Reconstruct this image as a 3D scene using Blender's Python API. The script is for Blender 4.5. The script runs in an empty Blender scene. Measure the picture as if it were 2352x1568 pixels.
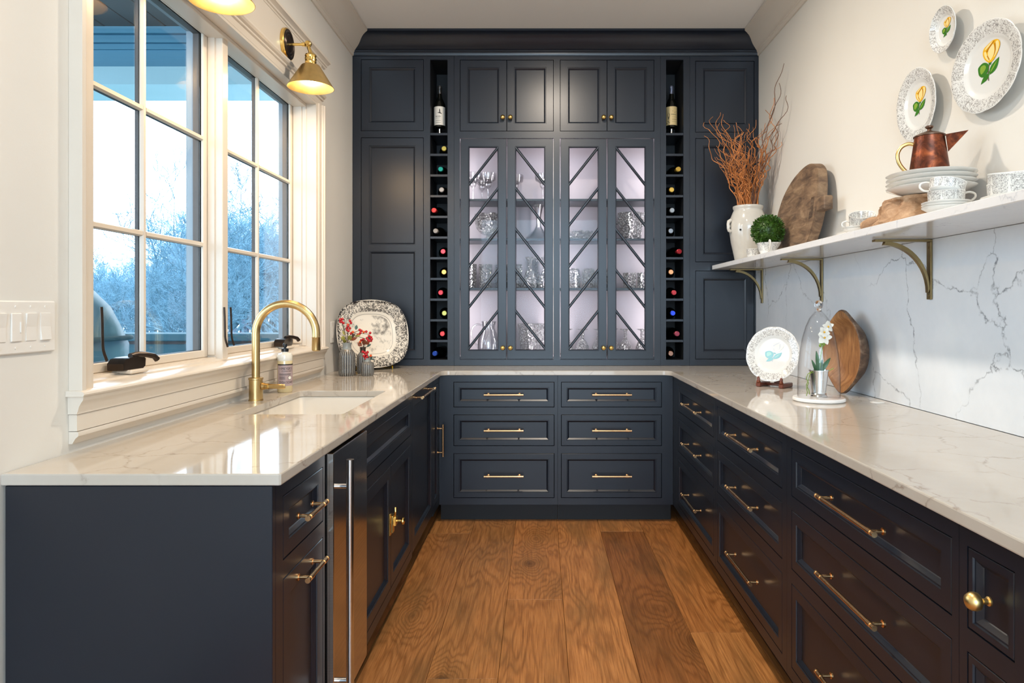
import bpy, bmesh, math, random
from mathutils import Vector, Matrix
from mathutils.geometry import tessellate_polygon
PI = math.pi
sc = bpy.context.scene
COL = sc.collection
R_ = random.Random(7)

# ------------------------------------------------------------------ camera, world, lights, exposure
H = 1.289
cd = bpy.data.cameras.new('camera'); cam = bpy.data.objects.new('camera', cd); COL.objects.link(cam)
cam.location = (0, 0, H); cam.rotation_euler = (PI/2, 0, 0)
cd.sensor_width = 36.0; cd.lens = 24.0
cd.shift_x = -65/2352; cd.shift_y = -77/2352
cd.clip_start = 0.02
sc.camera = cam
sc.view_settings.view_transform = 'Standard'
sc.view_settings.look = 'None'
sc.view_settings.gamma = 1.0
sc.view_settings.use_curve_mapping = False
sc.view_settings.exposure = 0.0
sc.cycles.use_denoising = True
sc.cycles.max_bounces = 10
sc.cycles.diffuse_bounces = 4
sc.cycles.glossy_bounces = 4
sc.cycles.transmission_bounces = 8
sc.cycles.transparent_max_bounces = 24
sc.cycles.caustics_reflective = False
sc.cycles.caustics_refractive = False
sc.cycles.sample_clamp_indirect = 4.0
sc.cycles.blur_glossy = 0.5

wd = bpy.data.worlds.new('world'); sc.world = wd; wd.use_nodes = True
bg = wd.node_tree.nodes['Background']
bg.inputs[0].default_value = (0.66, 0.84, 1.0, 1); bg.inputs[1].default_value = 5.8

def area(name, loc, target, sx, sy, color, power, spread=180):
    l = bpy.data.lights.new(name, 'AREA'); l.shape = 'RECTANGLE'; l.size = sx; l.size_y = sy
    l.color = color; l.energy = power; l.spread = math.radians(spread)
    o = bpy.data.objects.new(name, l); COL.objects.link(o); o.location = loc
    d = Vector(target) - Vector(loc); o.rotation_euler = d.to_track_quat('-Z', 'Y').to_euler()
    return o
# daylight that comes in from the bright kitchen behind the camera, through the wide opening
area('kitchen_daylight', (0.1, -2.9, 2.25), (0.1, 2.4, .7), 2.2, 1.1, (0.50, 0.75, 1.0), 66)
# recessed ceiling downlights (three along the aisle), warm white
for i, (lx, ly, e) in enumerate([(0.10, 3.12, 34), (0.10, 1.6, 17), (0.10, -0.4, 9)]):
    l = bpy.data.lights.new('downlight', 'AREA'); l.shape = 'DISK'; l.size = 0.13; l.energy = e; l.color = (1.0, 0.87, 0.72)
    o = bpy.data.objects.new('downlight', l); COL.objects.link(o); o.location = (lx, ly, 3.035)
WARM = (1.0, 0.67, 0.35)

# ------------------------------------------------------------------ mesh helpers
class MB:
    def __init__(s): s.v = []; s.f = []; s.mi = []; s.M = None
    def add(s, vs, fs, mi=0):
        n = len(s.v)
        if s.M is not None: vs = [s.M @ Vector(p) for p in vs]
        s.v += [tuple(p) for p in vs]; s.f += [tuple(i+n for i in f) for f in fs]; s.mi += [mi]*len(fs)
        return s
    def box(s, x0, x1, y0, y1, z0, z1, mi=0):
        return s.add([(x0,y0,z0),(x1,y0,z0),(x1,y1,z0),(x0,y1,z0),(x0,y0,z1),(x1,y0,z1),(x1,y1,z1),(x0,y1,z1)],
              [(0,3,2,1),(4,5,6,7),(0,1,5,4),(1,2,6,5),(2,3,7,6),(3,0,4,7)], mi)
    def cbox(s, x0, x1, y0, y1, z0, z1, c=.002, mi=0):
        vs = []; idx = {}
        for ix, x in enumerate((x0,x1)):
            for iy, y in enumerate((y0,y1)):
                for iz, z in enumerate((z0,z1)):
                    dx = c if ix == 0 else -c; dy = c if iy == 0 else -c; dz = c if iz == 0 else -c
                    for k, p in enumerate(((x,y+dy,z+dz),(x+dx,y,z+dz),(x+dx,y+dy,z))):
                        idx[ix,iy,iz,k] = len(vs); vs.append(p)
        fs = []
        for a in (0,1):
            fs.append([idx[a,0,0,0],idx[a,1,0,0],idx[a,1,1,0],idx[a,0,1,0]])
            fs.append([idx[0,a,0,1],idx[1,a,0,1],idx[1,a,1,1],idx[0,a,1,1]])
            fs.append([idx[0,0,a,2],idx[1,0,a,2],idx[1,1,a,2],idx[0,1,a,2]])
            for b in (0,1):
                fs.append([idx[a,b,0,0],idx[a,b,1,0],idx[a,b,1,1],idx[a,b,0,1]])
                fs.append([idx[a,0,b,0],idx[a,1,b,0],idx[a,1,b,2],idx[a,0,b,2]])
                fs.append([idx[0,a,b,1],idx[1,a,b,1],idx[1,a,b,2],idx[0,a,b,2]])
                for d in (0,1): fs.append([idx[a,b,d,0],idx[a,b,d,1],idx[a,b,d,2]])
        cen = Vector(((x0+x1)/2,(y0+y1)/2,(z0+z1)/2)); out = []
        for f in fs:
            p = [Vector(vs[i]) for i in f]; n = (p[1]-p[0]).cross(p[2]-p[0]); m = sum(p, Vector())/len(p)
            out.append(tuple(f) if n.dot(m-cen) > 0 else tuple(reversed(f)))
        return s.add(vs, out, mi)
    def lathe(s, prof, n=32, mod=None, mi=0, c=(0,0,0), ang=2*PI):
        vs = []; fs = []; m = len(prof)
        for i in range(n):
            a = ang*i/n
            for k, (r, z) in enumerate(prof):
                rr = r if mod is None else mod(r, z, a, k)
                if isinstance(rr, tuple): rr, z = rr
                vs.append((c[0]+rr*math.cos(a), c[1]+rr*math.sin(a), c[2]+z))
        for i in range(n):
            j = (i+1) % n
            for k in range(m-1):
                a, b, d, e = i*m+k, j*m+k, j*m+k+1, i*m+k+1
                if prof[k][0] == 0 and prof[k+1][0] == 0: continue
                if prof[k][0] == 0: fs.append((a, d, e))
                elif prof[k+1][0] == 0: fs.append((a, b, d))
                else: fs.append((a, b, d, e))
        return s.add(vs, fs, mi)
    def tube(s, pts, rad, n=8, mi=0, caps=True, flat=None):
        pts = [Vector(p) for p in pts]; m = len(pts)
        if not isinstance(rad, (list, tuple)): rad = [rad]*m
        vs = []; fs = []
        t0 = (pts[1]-pts[0]).normalized()
        up = Vector((0,0,1)) if abs(t0.z) < .9 else Vector((1,0,0))
        u = (up - t0*up.dot(t0)).normalized()
        for i in range(m):
            t = (pts[min(i+1,m-1)]-pts[max(i-1,0)]).normalized()
            u = (u - t*u.dot(t))
            u = u.normalized() if u.length > 1e-6 else t.orthogonal().normalized()
            w = t.cross(u)
            fu = 1 if flat is None else flat
            for k in range(n):
                a = 2*PI*k/n
                vs.append(pts[i] + (u*math.cos(a)*fu + w*math.sin(a))*rad[i])
        for i in range(m-1):
            for k in range(n):
                k2 = (k+1) % n
                fs.append((i*n+k, i*n+k2, (i+1)*n+k2, (i+1)*n+k))
        if caps and n > 2:
            fs.append(tuple(range(n-1,-1,-1))); fs.append(tuple((m-1)*n+k for k in range(n)))
        return s.add(vs, fs, mi)
    def cyl(s, a, b, r, n=16, mi=0, r2=None): return s.tube([a, b], [r, r if r2 is None else r2], n, mi)
    def sph(s, c, r, n=12, m=8, mi=0, sz=1.0):
        prof = [(0 if k in (0, m) else r*math.sin(PI*k/m), -r*sz*math.cos(PI*k/m)) for k in range(m+1)]
        return s.lathe(prof, n, None, mi, c)
    def prism(s, poly, fn, d0, d1, mi=0):
        """poly 2D outline; fn(u,v,d)->xyz ; extrude from d0 to d1"""
        n = len(poly)
        vs = [fn(u,v,d0) for u,v in poly] + [fn(u,v,d1) for u,v in poly]
        fs = [tuple(range(n-1,-1,-1)), tuple(range(n,2*n))] + [(i,(i+1)%n,n+(i+1)%n,n+i) for i in range(n)]
        return s.add(vs, fs, mi)
    def build(s, name, mats, parent=None, smooth=None, label=None, kind=None, fix=True):
        me = bpy.data.meshes.new(name)
        me.from_pydata(s.v, [], s.f)
        mats = mats if isinstance(mats, (list, tuple)) else [mats]
        for m in mats: me.materials.append(m)
        if len(mats) > 1: me.polygons.foreach_set('material_index', s.mi)
        if fix:
            b = bmesh.new(); b.from_mesh(me); bmesh.ops.recalc_face_normals(b, faces=b.faces); b.to_mesh(me); b.free()
        if smooth:
            me.polygons.foreach_set('use_smooth', [True]*len(me.polygons))
            me.set_sharp_from_angle(angle=math.radians(smooth))
        me.update()
        o = bpy.data.objects.new(name, me); COL.objects.link(o)
        if parent is not None: o.parent = parent
        if label: o['label'] = label
        if kind: o['kind'] = kind
        return o
def spl(pts, k=5):
    P = [Vector(p) for p in pts]; out = []
    for i in range(len(P)-1):
        a = P[i-1] if i else P[0]*2-P[1]; b, c = P[i], P[i+1]; d = P[i+2] if i+2 < len(P) else P[-1]*2-P[-2]
        for j in range(k):
            t = j/k; out.append(.5*((2*b)+(c-a)*t+(2*a-5*b+4*c-d)*t*t+(3*b-a-3*c+d)*t**3))
    return out + [P[-1]]
def tag(o, label, cat, group=None):
    o['label'] = label; o['category'] = cat
    if group: o['group'] = group
    return o
def thing(name, label, cat, loc=(0,0,0), rot=(0,0,0), group=None):
    o = bpy.data.objects.new(name, None); o.empty_display_size = .05; COL.objects.link(o)
    o.location = loc; o.rotation_euler = rot
    return tag(o, label, cat, group)
def struct(name, loc=(0,0,0)):
    o = bpy.data.objects.new(name, None); o.empty_display_size = .05; COL.objects.link(o); o.location = loc; o['kind'] = 'structure'
    return o
def dup(root, loc, rot=None, label=None, group=None, scale=None):
    r = root.copy(); COL.objects.link(r); r.location = loc
    if rot is not None: r.rotation_euler = rot
    if scale is not None: r.scale = scale
    if label: r['label'] = label
    if group: r['group'] = group
    for ch in list(root.children):
        c = ch.copy(); COL.objects.link(c); c.parent = r
        for g in list(ch.children):
            d = g.copy(); COL.objects.link(d); d.parent = c
    return r
def basis_euler(n, up=(0,0,1)):
    z = Vector(n).normalized(); x = Vector(up); x = (x - z*x.dot(z)).normalized(); y = z.cross(x)
    return Matrix((x, y, z)).transposed().to_euler()

# ------------------------------------------------------------------ materials
def hexc(h):
    h = h.lstrip('#'); c = [int(h[i:i+2],16)/255 for i in (0,2,4)]
    return tuple(x/12.92 if x <= .04045 else ((x+.055)/1.055)**2.4 for x in c) + (1,)
class NT:
    def __init__(s, name):
        s.m = bpy.data.materials.new(name); s.m.use_nodes = True; s.t = s.m.node_tree; s.n = s.t.nodes
        s.b = s.n['Principled BSDF']; s.out = s.n['Material Output']
    def node(s, typ, **kw):
        n = s.n.new(typ)
        for k, v in kw.items():
            if k.startswith('i_'): n.inputs[int(k[2:]) if k[2:].isdigit() else k[2:]].default_value = v
            else: setattr(n, k, v)
        return n
    def link(s, a, b): s.t.links.new(a, b)
    def math(s, op, a, b=None, c=None, clamp=False):
        n = s.n.new('ShaderNodeMath'); n.operation = op; n.use_clamp = clamp
        for i, x in enumerate((a, b, c)):
            if x is None: continue
            if hasattr(x, 'is_output') or not isinstance(x, (int, float)): s.link(x, n.inputs[i])
            else: n.inputs[i].default_value = x
        return n.outputs[0]
    def ramp(s, fac, stops, interp='LINEAR'):
        n = s.n.new('ShaderNodeValToRGB'); s.link(fac, n.inputs[0]); e = n.color_ramp.elements; n.color_ramp.interpolation = interp
        while len(e) < len(stops): e.new(.5)
        for i, (p, c) in enumerate(stops): e[i].position = p; e[i].color = c if isinstance(c, tuple) else hexc(c)
        return n.outputs[0]
    def mix(s, fac, a, b, blend='MIX'):
        n = s.n.new('ShaderNodeMix'); n.data_type = 'RGBA'; n.blend_type = blend
        for i, x in ((0, fac), (6, a), (7, b)):
            if isinstance(x, (int, float)): n.inputs[i].default_value = x
            elif isinstance(x, tuple): n.inputs[i].default_value = x
            else: s.link(x, n.inputs[i])
        return n.outputs[2]
    def coord(s, which='Object', scale=None, loc=None):
        o = s.n.new('ShaderNodeTexCoord').outputs[which]
        if scale is not None or loc is not None:
            mp = s.n.new('ShaderNodeMapping'); s.link(o, mp.inputs[0])
            if scale is not None: mp.inputs[3].default_value = scale
            if loc is not None: mp.inputs[1].default_value = loc
            o = mp.outputs[0]
        return o
    def noise(s, vec, scale, detail=4, rough=.5, dist=0.0):
        n = s.n.new('ShaderNodeTexNoise'); s.link(vec, n.inputs['Vector'])
        n.inputs['Scale'].default_value = scale; n.inputs['Detail'].default_value = detail
        n.inputs['Roughness'].default_value = rough; n.inputs['Distortion'].default_value = dist
        return n
    def voro(s, vec, scale, feature='F1'):
        n = s.n.new('ShaderNodeTexVoronoi'); s.link(vec, n.inputs['Vector']); n.inputs['Scale'].default_value = scale; n.feature = feature
        return n
    def bump(s, h, strength=.2, dist=.01):
        n = s.n.new('ShaderNodeBump'); s.link(h, n.inputs['Height']); n.inputs['Strength'].default_value = strength; n.inputs['Distance'].default_value = dist
        s.link(n.outputs[0], s.b.inputs['Normal'])
    def base(s, c, rough=.5, metal=0.0, spec=None, coat=0.0):
        if isinstance(c, str): c = hexc(c)
        if isinstance(c, tuple): s.b.inputs['Base Color'].default_value = c
        else: s.link(c, s.b.inputs['Base Color'])
        if isinstance(rough, (int, float)): s.b.inputs['Roughness'].default_value = rough
        else: s.link(rough, s.b.inputs['Roughness'])
        s.b.inputs['Metallic'].default_value = metal
        if spec is not None: s.b.inputs['Specular IOR Level'].default_value = spec
        if coat: s.b.inputs['Coat Weight'].default_value = coat; s.b.inputs['Coat Roughness'].default_value = .05
        return s
def simple(name, c, rough=.5, metal=0.0, spec=None, coat=0.0, var=0.0, vs=8, bump=0.0, bs=60):
    t = NT(name); c = hexc(c) if isinstance(c, str) else c
    if var:
        nz = t.noise(t.coord(), vs, 4)
        lo = tuple(x*(1-var) for x in c[:3])+(1,); hi = tuple(min(1,x*(1+var)) for x in c[:3])+(1,)
        t.base(t.ramp(nz.outputs[0], [(.3, lo), (.7, hi)]), rough, metal, spec, coat)
    else: t.base(c, rough, metal, spec, coat)
    if bump: t.bump(t.noise(t.coord(), bs, 3).outputs[0], bump, .004)
    return t.m

M = {}
M['navy'] = simple('navy_paint', '#191f29', .32, var=.06, vs=3, bump=.02, bs=90)
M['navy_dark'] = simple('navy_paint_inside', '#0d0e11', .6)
M['interior'] = simple('cabinet_interior_lit', '#928b91', .45)  # far paler than the navy: strong cupboard lighting put into the colour
M['wall'] = simple('wall_paint', '#dedad2', .75, var=.02, vs=2, bump=.05, bs=220)
M['trim'] = simple('trim_paint', '#dcd2c4', .28, var=.015, vs=4)
M['ceil'] = simple('ceiling_paint', '#e9e6e1', .85, bump=.04, bs=200)
M['brass'] = simple('brushed_brass', '#e6c684', .34, 1.0, var=.08, vs=30)
M['brass_pol'] = simple('polished_brass', '#ecc878', .2, 1.0, var=.08, vs=20)
M['bronze'] = simple('champagne_bronze', '#dcb384', .25, 1.0, var=.05, vs=30)
M['brass_sat'] = simple('satin_faucet_brass', '#cfb27c', .30, 1.0, var=.06, vs=40)
M['bracket'] = simple('antique_brass_bracket', '#8d7a55', .35, .9, var=.1, vs=20)
M['darkbronze'] = simple('dark_bronze', '#3a3029', .28, .7, var=.2, vs=30)
M['black'] = simple('black_plastic', '#111418', .3)
M['white_plastic'] = simple('white_plastic', '#e9e4dc', .3)
M['steel_bar'] = simple('polished_steel', '#cfd0d2', .16, 1.0)
M['china'] = simple('white_china', '#e3dfd7', .12, coat=.3)
M['ceramic_sink'] = simple('sink_ceramic', '#ddd6ca', .15)
M['silver'] = simple('silver_cup', '#d9d9d8', .14, 1.0, var=.08, vs=30)
M['darkwood'] = simple('easel_wood', '#6a3016', .3, var=.15, vs=30)
M['gold_wire'] = simple('gold_wire', '#b3912a', .25, 1.0)
M['ext_dark'] = simple('exterior_sash', '#3c3a3b', .5)
M['ext_pale'] = simple('exterior_casing', '#93a6b2', .5)
M['porch'] = simple('porch_frieze', '#5c93ac', .6, var=.04, vs=2)
M['porch_pale'] = simple('porch_beam', '#a8cbd4', .6, var=.04, vs=2)
M['porch_ceiling'] = simple('porch_plank', '#4c5254', .6, var=.1, vs=3)
M['grill_cover'] = simple('grill_cover_cloth', '#4f7f92', .45, var=.25, vs=5, bump=.6, bs=9)
M['parapet'] = simple('porch_parapet', '#35626f', .7, var=.1, vs=3)
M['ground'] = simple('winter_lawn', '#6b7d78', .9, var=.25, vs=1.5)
M['bark'] = simple('tree_bark_hazy', '#577a8b', .9, var=.2, vs=3)  # cool daylight and blue haze put into the bark colour
M['brush'] = simple('winter_brush_hazy', '#6f97ab', .9, var=.2, vs=2)  # pale blue of the haze is part of this colour
M['soil'] = simple('potting_soil', '#2a2119', .9, var=.3, vs=60)
M['led'] = None

def emis(name, col, st):
    t = NT(name); t.b.inputs['Base Color'].default_value = (0,0,0,1)
    t.b.inputs['Emission Color'].default_value = col if isinstance(col, tuple) else hexc(col); t.b.inputs['Emission Strength'].default_value = st
    return t.m
M['bulb'] = emis('lamp_bulb', (1.0,.86,.62,1), 60)
M['led'] = emis('led_strip', (1.0,.95,.98,1), 6)

def pane_mat(name, tint=(.97,.985,1,1), fac=1.0, rough=0.0, lo=.04):
    t = NT(name); t.n.remove(t.b)
    lw = t.node('ShaderNodeLayerWeight'); lw.inputs[0].default_value = .5
    fr = t.math('MULTIPLY_ADD', t.math('POWER', lw.outputs[1], 5.0), .9, lo)
    tr = t.node('ShaderNodeBsdfTransparent'); tr.inputs[0].default_value = tint
    gl = t.node('ShaderNodeBsdfGlossy'); gl.inputs['Roughness'].default_value = rough
    mx = t.node('ShaderNodeMixShader'); t.link(t.math('MULTIPLY', fr, fac, clamp=True), mx.inputs[0])
    t.link(tr.outputs[0], mx.inputs[1]); t.link(gl.outputs[0], mx.inputs[2]); t.link(mx.outputs[0], t.out.inputs[0])
    return t.m
M['pane'] = pane_mat('window_glass', fac=.9)
M['pane_cab'] = pane_mat('cabinet_glass', tint=(.97,.975,.98,1), fac=.15)
def clear_mat(name, edge=.55, body=.06, rough=.02, cut=0.0, cs=60, tint=(.98,.985,.99,1), dark=.45, sparkle=0.0, pw=1.0):
    """clear glassware: transparent body, darker and shinier towards grazing angles; cut = crystal facets"""
    t = NT(name); t.n.remove(t.b)
    lw = t.node('ShaderNodeLayerWeight'); lw.inputs[0].default_value = .35
    tr = t.node('ShaderNodeBsdfTransparent')
    fc = t.math('POWER', lw.outputs[1], pw)
    t.link(t.mix(fc, tint, (dark,dark,dark*1.02,1)), tr.inputs[0])
    gl = t.node('ShaderNodeBsdfGlossy'); gl.inputs['Roughness'].default_value = rough
    mx = t.node('ShaderNodeMixShader')
    f = t.math('MULTIPLY_ADD', fc, edge, body, clamp=True)
    if cut:
        v = t.voro(t.coord(), cs); nz = t.noise(t.coord(), cs*1.3, 3)
        bm = t.node('ShaderNodeBump'); bm.inputs['Strength'].default_value = 1.0; bm.inputs['Distance'].default_value = cut
        t.link(t.math('ADD', v.outputs['Distance'], nz.outputs[0]), bm.inputs['Height'])
        t.link(bm.outputs[0], gl.inputs['Normal']); t.link(bm.outputs[0], lw.inputs['Normal'])
        rf = t.node('ShaderNodeBsdfRefraction'); rf.inputs['IOR'].default_value = 1.3; rf.inputs['Roughness'].default_value = .02; t.link(bm.outputs[0], rf.inputs['Normal'])
        m2 = t.node('ShaderNodeMixShader'); m2.inputs[0].default_value = .45
        t.link(tr.outputs[0], m2.inputs[1]); t.link(rf.outputs[0], m2.inputs[2]); base = m2.outputs[0]
        if sparkle:  # white scattering patches painted in for the crystal's sparkle
            df = t.node('ShaderNodeBsdfTranslucent'); df.inputs[0].default_value = (.95,.95,.96,1); d2 = t.node('ShaderNodeBsdfDiffuse'); d2.inputs[0].default_value = (.95,.95,.96,1); t.link(bm.outputs[0], d2.inputs['Normal'])
            ad = t.node('ShaderNodeMixShader'); ad.inputs[0].default_value = .5; t.link(df.outputs[0], ad.inputs[1]); t.link(d2.outputs[0], ad.inputs[2])
            m3 = t.node('ShaderNodeMixShader'); t.link(t.math('MULTIPLY', t.ramp(nz.outputs[0], [(.45,(0,0,0,1)),(.6,(1,1,1,1))]), sparkle*1.8, clamp=True), m3.inputs[0])
            t.link(base, m3.inputs[1]); t.link(ad.outputs[0], m3.inputs[2]); base = m3.outputs[0]
    else: base = tr.outputs[0]
    t.link(f, mx.inputs[0]); t.link(base, mx.inputs[1]); t.link(gl.outputs[0], mx.inputs[2]); t.link(mx.outputs[0], t.out.inputs[0])
    return t.m
M['glass'] = clear_mat('clear_glassware', .7, .10, dark=.72)
M['crystal'] = clear_mat('cut_crystal', .55, .22, .05, cut=.03, cs=75, dark=.92, sparkle=.40)
M['cloche'] = clear_mat('cloche_glass', .30, .018, .0, tint=(.995,.995,.997,1), dark=.55, pw=3.0)
M['bottle_glass'] = simple('dark_bottle_glass', '#0b0d0a', .06)

def marble(name, white, vein, warm, scale, thresh, mscale, rough=.07, soft=None):
    t = NT(name); co = t.coord()
    nz = t.noise(co, scale*1.3, 6, .6)
    add = t.node('ShaderNodeVectorMath', operation='MULTIPLY_ADD'); t.link(nz.outputs['Color'], add.inputs[0]); add.inputs[1].default_value = (.42/scale*1.6,)*3; t.link(co, add.inputs[2])
    v = t.voro(add.outputs[0], scale, 'DISTANCE_TO_EDGE')
    msk = t.ramp(t.noise(co, mscale, 3).outputs[0], [(.37, (0,0,0,1)), (.58, (1,1,1,1))])
    ln = t.math('SUBTRACT', 1.0, t.math('DIVIDE', v.outputs['Distance'], thresh), clamp=True)
    ln = t.math('POWER', ln, 2.0)
    brk = t.ramp(t.noise(co, 34, 4).outputs[0], [(.35, (.15,.15,.15,1)), (.6, (1,1,1,1))])
    fac = t.math('MULTIPLY', t.math('MULTIPLY', ln, msk), brk)
    cl = t.ramp(t.noise(co, 2.2, 6, .65).outputs[0], [(.35, hexc(warm)), (.65, hexc(white))])
    t.base(t.mix(fac, cl, hexc(vein)), rough, 0, .5)
    return t.m
M['counter'] = marble('quartz_counter', '#c6beb3', '#99897a', '#bfb5a7', 4.5, .030, 3.0, .06)
M['splash'] = marble('quartz_backsplash', '#eaeff4', '#80868e', '#dde4eb', 2.3, .015, 1.3, .12)
M['shelfstone'] = marble('quartz_shelf', '#ecebea', '#b9bcc2', '#e4e4e5', 5, .02, 3, .12)
M['marble_disc'] = simple('marble_disc', '#f2eee9', .2, var=.04, vs=20)

def steel():
    t = NT('brushed_steel'); co = t.coord('Object', (2, 2, 260))
    nz = t.noise(co, 1.0, 3)
    t.base(t.ramp(nz.outputs[0], [(.3, hexc('#bdb8b1')), (.7, hexc('#d2cdc6'))]), .17, 1.0)
    return t.m
M['steel'] = steel()

def floorwood():
    t = NT('oak_plank'); oi = t.node('ShaderNodeObjectInfo')
    co = t.coord('Object')
    cmb = t.node('ShaderNodeCombineXYZ'); t.link(t.math('MULTIPLY', oi.outputs['Random'], 37.0), cmb.inputs[0]); t.link(t.math('MULTIPLY', oi.outputs['Random'], 91.0), cmb.inputs[1])
    add = t.node('ShaderNodeVectorMath', operation='ADD'); t.link(co, add.inputs[0]); t.link(cmb.outputs[0], add.inputs[1])
    def mp(sc_):
        m = t.node('ShaderNodeMapping'); t.link(add.outputs[0], m.inputs[0]); m.inputs[3].default_value = sc_; return m.outputs[0]
    # knots bend the grain
    kn = t.voro(mp((3.0, 1.7, 1)), 1.0); kd = kn.outputs['Distance']
    warp = t.noise(mp((6, .42, 1)), 1.0, 3, .5)
    g = t.math('ADD', t.math('MULTIPLY', warp.outputs[0], 8.0), t.math('MULTIPLY', t.math('POWER', t.math('SUBTRACT', 1.0, kd, clamp=True), 4.0), 7.0))
    wave = t.math('POWER', t.math('MULTIPLY_ADD', t.math('SINE', t.math('MULTIPLY', g, 10.0)), .5, .5), 2.2)
    fine = t.noise(mp((190, 6, 1)), 1.0, 4, .6)
    blotch = t.noise(mp((6, 1.6, 1)), 1.0, 5, .6)
    c1 = t.ramp(fine.outputs[0], [(.25, hexc('#86552b')), (.5, hexc('#b27a47')), (.8, hexc('#cc9259'))])
    c2 = t.mix(t.math('MULTIPLY', wave, .42), c1, hexc('#6e421f'))
    c3 = t.mix(t.ramp(blotch.outputs[0], [(.45, (0,0,0,1)), (.75, (.7,.7,.7,1))]), c2, hexc('#6a5232'))
    knot = t.ramp(kd, [(.05, (1,1,1,1)), (.13, (0,0,0,1))])
    c4 = t.mix(t.math('MULTIPLY', knot, .75), c3, hexc('#2e1c0e'))
    c5 = t.mix(1.0, c4, oi.outputs['Color'], 'MULTIPLY')
    t.base(c5, .34, 0, .4)
    t.bump(t.math('ADD', fine.outputs[0], t.math('MULTIPLY', wave, .3)), .10, .003)
    return t.m
M['plank'] = floorwood()

def oldwood(name, a, b, c, axis=(40, 6, 6), rough=.65, bump=.5):
    t = NT(name); co = t.coord('Object', axis)
    n1 = t.noise(co, 1.0, 6, .65, .6); n2 = t.noise(t.coord('Object'), 9, 5, .6)
    c1 = t.ramp(n1.outputs[0], [(.28, hexc(a)), (.5, hexc(b)), (.75, hexc(c))])
    c2 = t.mix(t.ramp(n2.outputs[0], [(.5, (0,0,0,1)), (.72, (.75,.75,.75,1))]), c1, hexc(a))
    t.base(c2, rough); t.bump(n1.outputs[0], bump, .006)
    return t.m
M['oldboard'] = oldwood('weathered_board', '#43342a', '#79604a', '#a58a6c', (14, 7, 26))
M['oldedge'] = oldwood('board_edge', '#33271f', '#5a4636', '#83705d', (8, 20, 60))
M['bowlin'] = oldwood('bowl_inside', '#6f4526', '#9a6a3f', '#b98a58', (8, 60, 8), .5, .25)
M['bowlout'] = oldwood('bowl_outside', '#33251c', '#5a4231', '#8d7660', (12, 12, 30), .6, .6)
M['root'] = oldwood('root_wood', '#71533a', '#a98361', '#cfae8c', (16, 16, 30), .7, 1.0)
M['willow'] = simple('willow_bark', '#bd773f', .55, var=.35, vs=14)
M['willow_dark'] = simple('willow_bark_dark', '#6a4a38', .6, var=.3, vs=14)

def copper():
    t = NT('aged_copper'); n = t.noise(t.coord(), 22, 5, .65, 1.0)
    t.base(t.ramp(n.outputs[0], [(.32, hexc('#3f2419')), (.5, hexc('#6a3826')), (.7, hexc('#a85a35'))]), .34, .75)
    return t.m
M['copper'] = copper()
M['copper_dark'] = simple('aged_copper_lid', '#6b5040', .35, .8, var=.2, vs=20)

def rimplate(name='filigree_china', r0=.70, r1=.985, base='#e2e1dd', ink='#7d7874', sc_=150):
    t = NT(name); g = t.coord('Generated')
    s = t.node('ShaderNodeSeparateXYZ'); t.link(g, s.inputs[0])
    x = t.math('MULTIPLY_ADD', s.outputs[0], 2, -1); y = t.math('MULTIPLY_ADD', s.outputs[1], 2, -1)
    r = t.math('SQRT', t.math('ADD', t.math('MULTIPLY', x, x), t.math('MULTIPLY', y, y)))
    a = t.math('ARCTAN2', y, x)
    gap = t.math('GREATER_THAN', t.math('ABSOLUTE', t.math('SINE', t.math('MULTIPLY', a, 6.0))), .10)
    inr = t.math('MULTIPLY', t.math('GREATER_THAN', r, r0), t.math('LESS_THAN', r, r1))
    sp = t.noise(t.coord(), sc_, 3, .7, 1.5)
    sk = t.ramp(sp.outputs[0], [(.50, (0,0,0,1)), (.56, (1,1,1,1))])
    f = t.math('MULTIPLY', t.math('MULTIPLY', inr, gap), sk)
    t.base(t.mix(t.math('MULTIPLY', f, .8), hexc(base), hexc(ink)), .10, 0, .5, .4)
    return t.m
M['rim'] = rimplate()
def bandcup():
    t = NT('filigree_cup'); g = t.coord('Generated')
    s = t.node('ShaderNodeSeparateXYZ'); t.link(g, s.inputs[0])
    x = t.math('MULTIPLY_ADD', s.outputs[0], 2, -1); y = t.math('MULTIPLY_ADD', s.outputs[1], 2, -1); z = s.outputs[2]
    a = t.math('ARCTAN2', y, x)
    # white spear-shaped gaps between the filigree panels, wider towards the foot
    saw = t.math('ABSOLUTE', t.math('SINE', t.math('MULTIPLY', a, 4.0)))
    gap = t.math('GREATER_THAN', saw, t.math('MULTIPLY', t.math('SUBTRACT', .95, z), .55))
    inz = t.math('MULTIPLY', t.math('GREATER_THAN', z, .38), t.math('LESS_THAN', z, .96))
    sp = t.noise(t.coord(), 240, 3, .7, 1.5)
    sk = t.ramp(sp.outputs[0], [(.47, (0,0,0,1)), (.55, (1,1,1,1))])
    f = t.math('MULTIPLY', t.math('MULTIPLY', inz, gap), sk)
    t.base(t.mix(t.math('MULTIPLY', f, .8), hexc('#f0eee8'), hexc('#7c7876')), .10, 0, .5, .4)
    return t.m
M['cupband'] = bandcup()
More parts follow.
